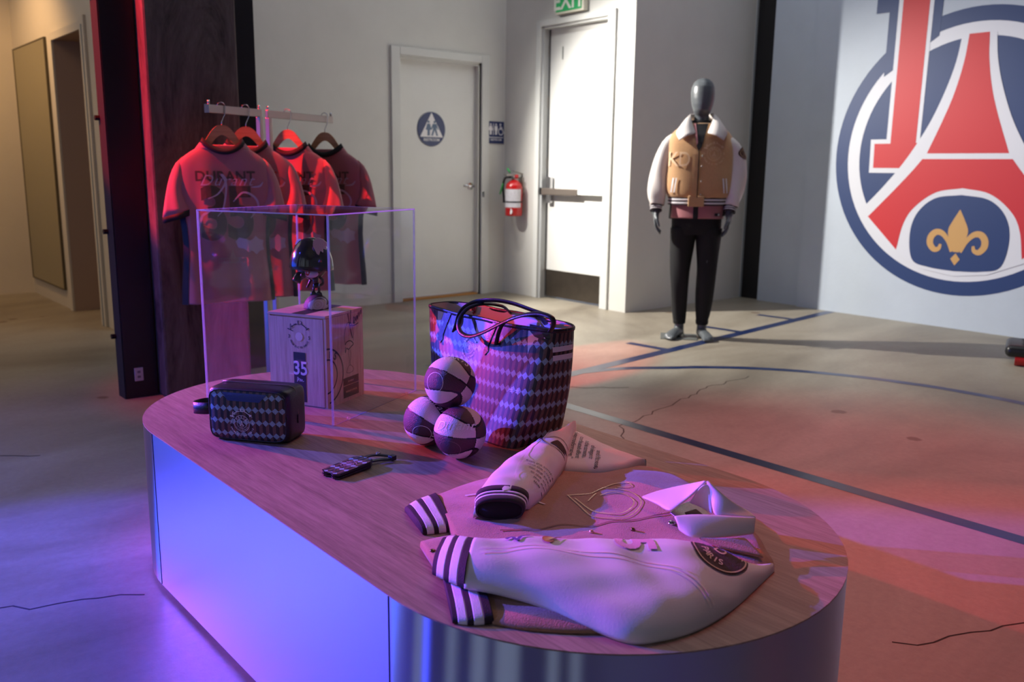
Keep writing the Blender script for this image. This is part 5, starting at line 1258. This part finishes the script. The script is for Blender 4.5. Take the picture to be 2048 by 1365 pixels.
# far sleeve: root sheet, folded lower sleeve and its cuff
sr_ = px_loft('far_sleeve', [((1075, 938), (1096, 872), .004, .03, .045), ((1112, 943), (1147, 852), .004, .032, .060), ((1180, 945), (1188, 868), .004, .030, .050), ((1240, 941), (1240, 898), .004, .030, .034), ((1293, 928), (1288, 922), .004, .024, .022)], CREAM, amp=.002, p=2.4)
fsv = [((1153, 862), (1145, 850), .030, .040, .048), ((1143, 893), (1093, 866), .026, .048, .056), ((1127, 926), (1038, 894), .026, .052, .060), ((1106, 957), (985, 930), .026, .052, .060), ((1084, 985), (955, 966), .026, .050, .056), ((1060, 1006), (946, 1000), .026, .044, .050)]
sf_ = px_loft('far_sleeve', fsv, CREAM, ns=60, amp=.0028, p=2.4)
ctr = W(1003, 1003, TZ + .050) - J0; axr = V((.646, .763, 0)); tow = V((.70, -.70, -.10)).normalized()
def cuffring(d, k=1): return ellipse(ctr + tow * d + V((0, 0, -.002 * d * 10)), axr * .056 * k, V((0, 0, .026 * k)), 36, 2.4)
for a, b, mm_ in ((-.020, .004, RIBD), (.004, .010, RIBW), (.010, .016, RIBD), (.016, .022, RIBW), (.022, .040, RIBD)):
    vs, fs = loft([cuffring(a, 1.0 - max(0, a) * 3), cuffring(b, 1.0 - max(0, b) * 3)], True, False); o = mesh('far_cuff', vs, fs, mm_, vj, True); md = o.modifiers.new('s', 'SOLIDIFY'); md.thickness = .004
mesh('cuff_inside', *loft([cuffring(.038, .80), cuffring(-.01, .72)]), mat('cuff_dark', (20, 14, 18), .9), vj, True)  # dark plug; shade inside the cuff is put into its colour
# near sleeve
nsl = [((928, 1163), (955, 1066), .028, .040, .046), ((1010, 1176), (1040, 1060), .024, .048, .054), ((1090, 1199), (1130, 1060), .016, .052, .058), ((1175, 1235), (1220, 1060), .006, .056, .064), ((1262, 1268), (1310, 1056), 0, .054, .068),
       ((1330, 1263), (1385, 1060), 0, .052, .066), ((1400, 1245), (1445, 1080), 0, .044, .056), ((1470, 1207), (1495, 1112), 0, .032, .036), ((1549, 1140), (1543, 1126), 0, .014, .016)]
ns_ = px_loft('near_sleeve', nsl, CREAM, ns=100, nt=40, amp=.0030, p=2.3, fr=.8)
stripes('near_cuff', [((864, 1137), (893, 1068), .022, .034, .038), ((895, 1150), (922, 1063), .026, .038, .044), ((929, 1163), (956, 1066), .028, .040, .046)], p=2.6)
# prints and stitched lines
def px_stroke(name, target, pts, wd, m, z=.5, eps=.0012, sm=6):
    c = W(*pts[0], z); P = []
    xd = V((.646, .763, 0)).normalized(); yd = V((-xd.y, xd.x, 0))
    for p_ in pts: d = W(p_[0], p_[1], z) - c; P.append((d.dot(xd), d.dot(yd)))
    return decal(name, stroke(P, wd, sm), vwrap(target, *pts[0], z, eps), m, vj, .012)
STITCH = mat('raised_seam_leather', (232, 224, 214), .5)
for dy in (0, 7): px_stroke('sleeve_seam', ns_, [(960, 1112 + dy), (1060, 1104 + dy), (1180, 1112 + dy), (1290, 1122 + dy), (1370, 1140 + dy), (1440, 1180 + dy), (1475, 1198 + dy)], .0028, STITCH, .53, .0022)
px_stroke('sleeve_seam', sf_, [(1100, 870), (1062, 905), (1035, 945), (1020, 985)], .003, STITCH, .54, .0022)
dp = vwrap(ns_, 1440, 1104, .515, .0016, 0, R_(55))
decal('sleeve_patch', disc2(.052, 40), dp, BROWNP, vj, .010)
dp2 = vwrap(ns_, 1440, 1104, .515, .0030, R_(-60), R_(55))
decal('emblem_print', join_vf([ring2(.0485, .046, 40), arc_text('PARIS', .034, R_(230), R_(310), .018, .02, False), xf(text2d('D', .030, .01), 0, -.008)]), dp2, TANTH, vj, .008)
f5 = vwrap(ns_, 1268, 1088, .53, .0016, R_(-92), R_(45))
decal('number_outline', xf(text2d('5', .098, .045), 0, -.032), f5, WHITEP, vj, .010); decal('number_print', xf(text2d('5', .098, .030), 0, -.032), vwrap(ns_, 1268, 1088, .53, .0026, R_(-92), R_(45)), PINKP, vj, .010)
px_stroke('motif', ns_, [(1012, 1077), (1024, 1072), (1034, 1080), (1044, 1070), (1060, 1068)], .007, mat('violet_thread', (96, 60, 140), .6), .545, .0022)
px_stroke('motif', ns_, [(1100, 1078), (1112, 1071), (1124, 1065)], .004, mat('wine_thread', (110, 40, 60), .6), .545, .0022)
decal('motif', disc2(.011, 20), vwrap(ns_, 1096, 1082, .535, .0026, 0, R_(45)), REDP, vj, .008)
# stitched outline on the chest
BR_ = dict(m=BRASS)
for pts in ([(1135, 992), (1160, 1012), (1185, 1032), (1225, 1038), (1262, 1030), (1282, 1008), (1272, 988), (1240, 978), (1210, 978)], [(1150, 998), (1190, 1024), (1226, 1029), (1252, 1022), (1268, 1006), (1258, 992), (1230, 985), (1200, 992)],
            [(1134, 993), (1175, 990), (1205, 978), (1230, 968), (1255, 966), (1262, 973), (1235, 974)], [(1176, 1003), (1192, 988)]):
    px_stroke('stitched_outline', jb, pts, .0028, BRASS, .498, .0016)
px_stroke('placket_edge', jb, [(1000, 1058), (1060, 1058), (1120, 1048), (1180, 1050), (1230, 1043), (1290, 1036), (1350, 1020)], .004, mat('tan_edge', (128, 92, 66), .8), .498, .0014)
px_stroke('pocket_welt', jb, [(930, 990), (948, 988), (965, 986)], .005, RIBW, .498, .0016, 3); px_stroke('pocket_welt', jb, [(1075, 1003), (1090, 1010)], .005, RIBW, .498, .0016, 0)
for (x, y, m_, rr_) in ((1344, 1041, CHROME, .0085), (1266, 1053, mat('brass_snap', (120, 100, 70), .3, 1), .005), (1183, 1059, BRASS, .005)):
    q = vwrap(jb, x, y, .502)(0, 0)
    if q: mesh('snap', *dome(tuple(q), rr_, rr_, .005, -.99, 20, 10), m_, vj, True)
for k, s in enumerate(('always transformative."', 'coordinated effort', 'in the streets,', 'of elegant', 'and fitness,')):
    decal('lettering', xf(text2d(s, .0165, .012, 'LEFT'), 0, 0), vwrap(sr_, 1150 + k * 11, 868 + k * 7, .52, .0014, R_(-100)), BLACKP, vj, .008)
for k in range(6):
    decal('lettering', xf(text2d('from the court to the city'[k:k + 20 - k * 2], .0105, .01, 'LEFT'), 0, 0), vwrap(sf_, 1052 + k * 3, 922 + k * 6, .55, .0014, R_(-14)), BLACKP, vj, .008)
pf = vwrap(sf_, 1116, 882, .55, .0014)
decal('sleeve_patch', ring2(.040, .037, 32), pf, BROWNP, vj, .01); decal('sleeve_patch', poly2([(-.02, -.02), (0, .01), (.02, .0), (.028, -.022), (.005, -.03)]), pf, BROWNP, vj, .008)
# collar
def sheet(name, A, B, m, th=.006, mid=.0, per=5, nb=5):
    A = [W(*p) - J0 for p in A]; B = [W(*p) - J0 for p in B]
    A = [V(p) for p in catmull(A, per)]; B = [V(p) for p in catmull(B, per)]; vs = []
    for a, b in zip(A, B):
        for k in range(nb + 1):
            u = k / nb; vs.append(a.lerp(b, u) + V((0, 0, mid * math.sin(PI * u))))
    n = nb + 1; fs = [(n * i + j, n * i + j + 1, n * (i + 1) + j + 1, n * (i + 1) + j) for i in range(len(A) - 1) for j in range(nb)]
    o = mesh(name, vs, fs, m, vj, True); md = o.modifiers.new('s', 'SOLIDIFY'); md.thickness = th; md.offset = 0
    md = o.modifiers.new('d', 'SUBSURF'); md.levels = 1; md.render_levels = 1
    return o
sheet('collar_lapel', [(1284, 994, .515), (1312, 984, .530), (1345, 975, .545), (1385, 967, .565), (1414, 962, .585)], [(1286, 997, .512), (1314, 1010, .514), (1340, 1023, .518), (1368, 1004, .538), (1398, 978, .568)], CREAM)
sheet('collar_inside', [(1396, 980, .566), (1408, 970, .578), (1420, 970, .578)], [(1378, 1006, .530), (1402, 1016, .522), (1426, 1030, .520)], CREAM, .004)
sheet('collar_back', [(1414, 962, .585), (1426, 971, .580), (1462, 1001, .555), (1495, 1022, .535), (1512, 1036, .528)], [(1416, 968, .578), (1423, 998, .550), (1430, 1031, .530), (1468, 1034, .530), (1508, 1040, .524)], CREAM)
sheet('collar_lapel', [(1347, 1034, .530), (1385, 1030, .535), (1430, 1031, .536), (1470, 1034, .534), (1512, 1036, .530)], [(1358, 1062, .510), (1385, 1077, .505), (1430, 1077, .505), (1470, 1074, .505), (1508, 1069, .505)], CREAM, .007, .004)
sheet('glitter_lining', [(1338, 1026, .506), (1368, 1006, .512), (1392, 1000, .514)], [(1352, 1036, .504), (1392, 1037, .504), (1428, 1036, .504)], GLIT, .003)
sheet('neck_label', [(1368, 1026, .512), (1392, 1018, .514)], [(1378, 1036, .510), (1412, 1034, .510)], JBLACK, .002)
sheet('tan_facing', [(1395, 1076, .506), (1440, 1078, .506), (1490, 1076, .504)], [(1440, 1096, .500), (1490, 1108, .496), (1530, 1118, .490)], TAN, .006)
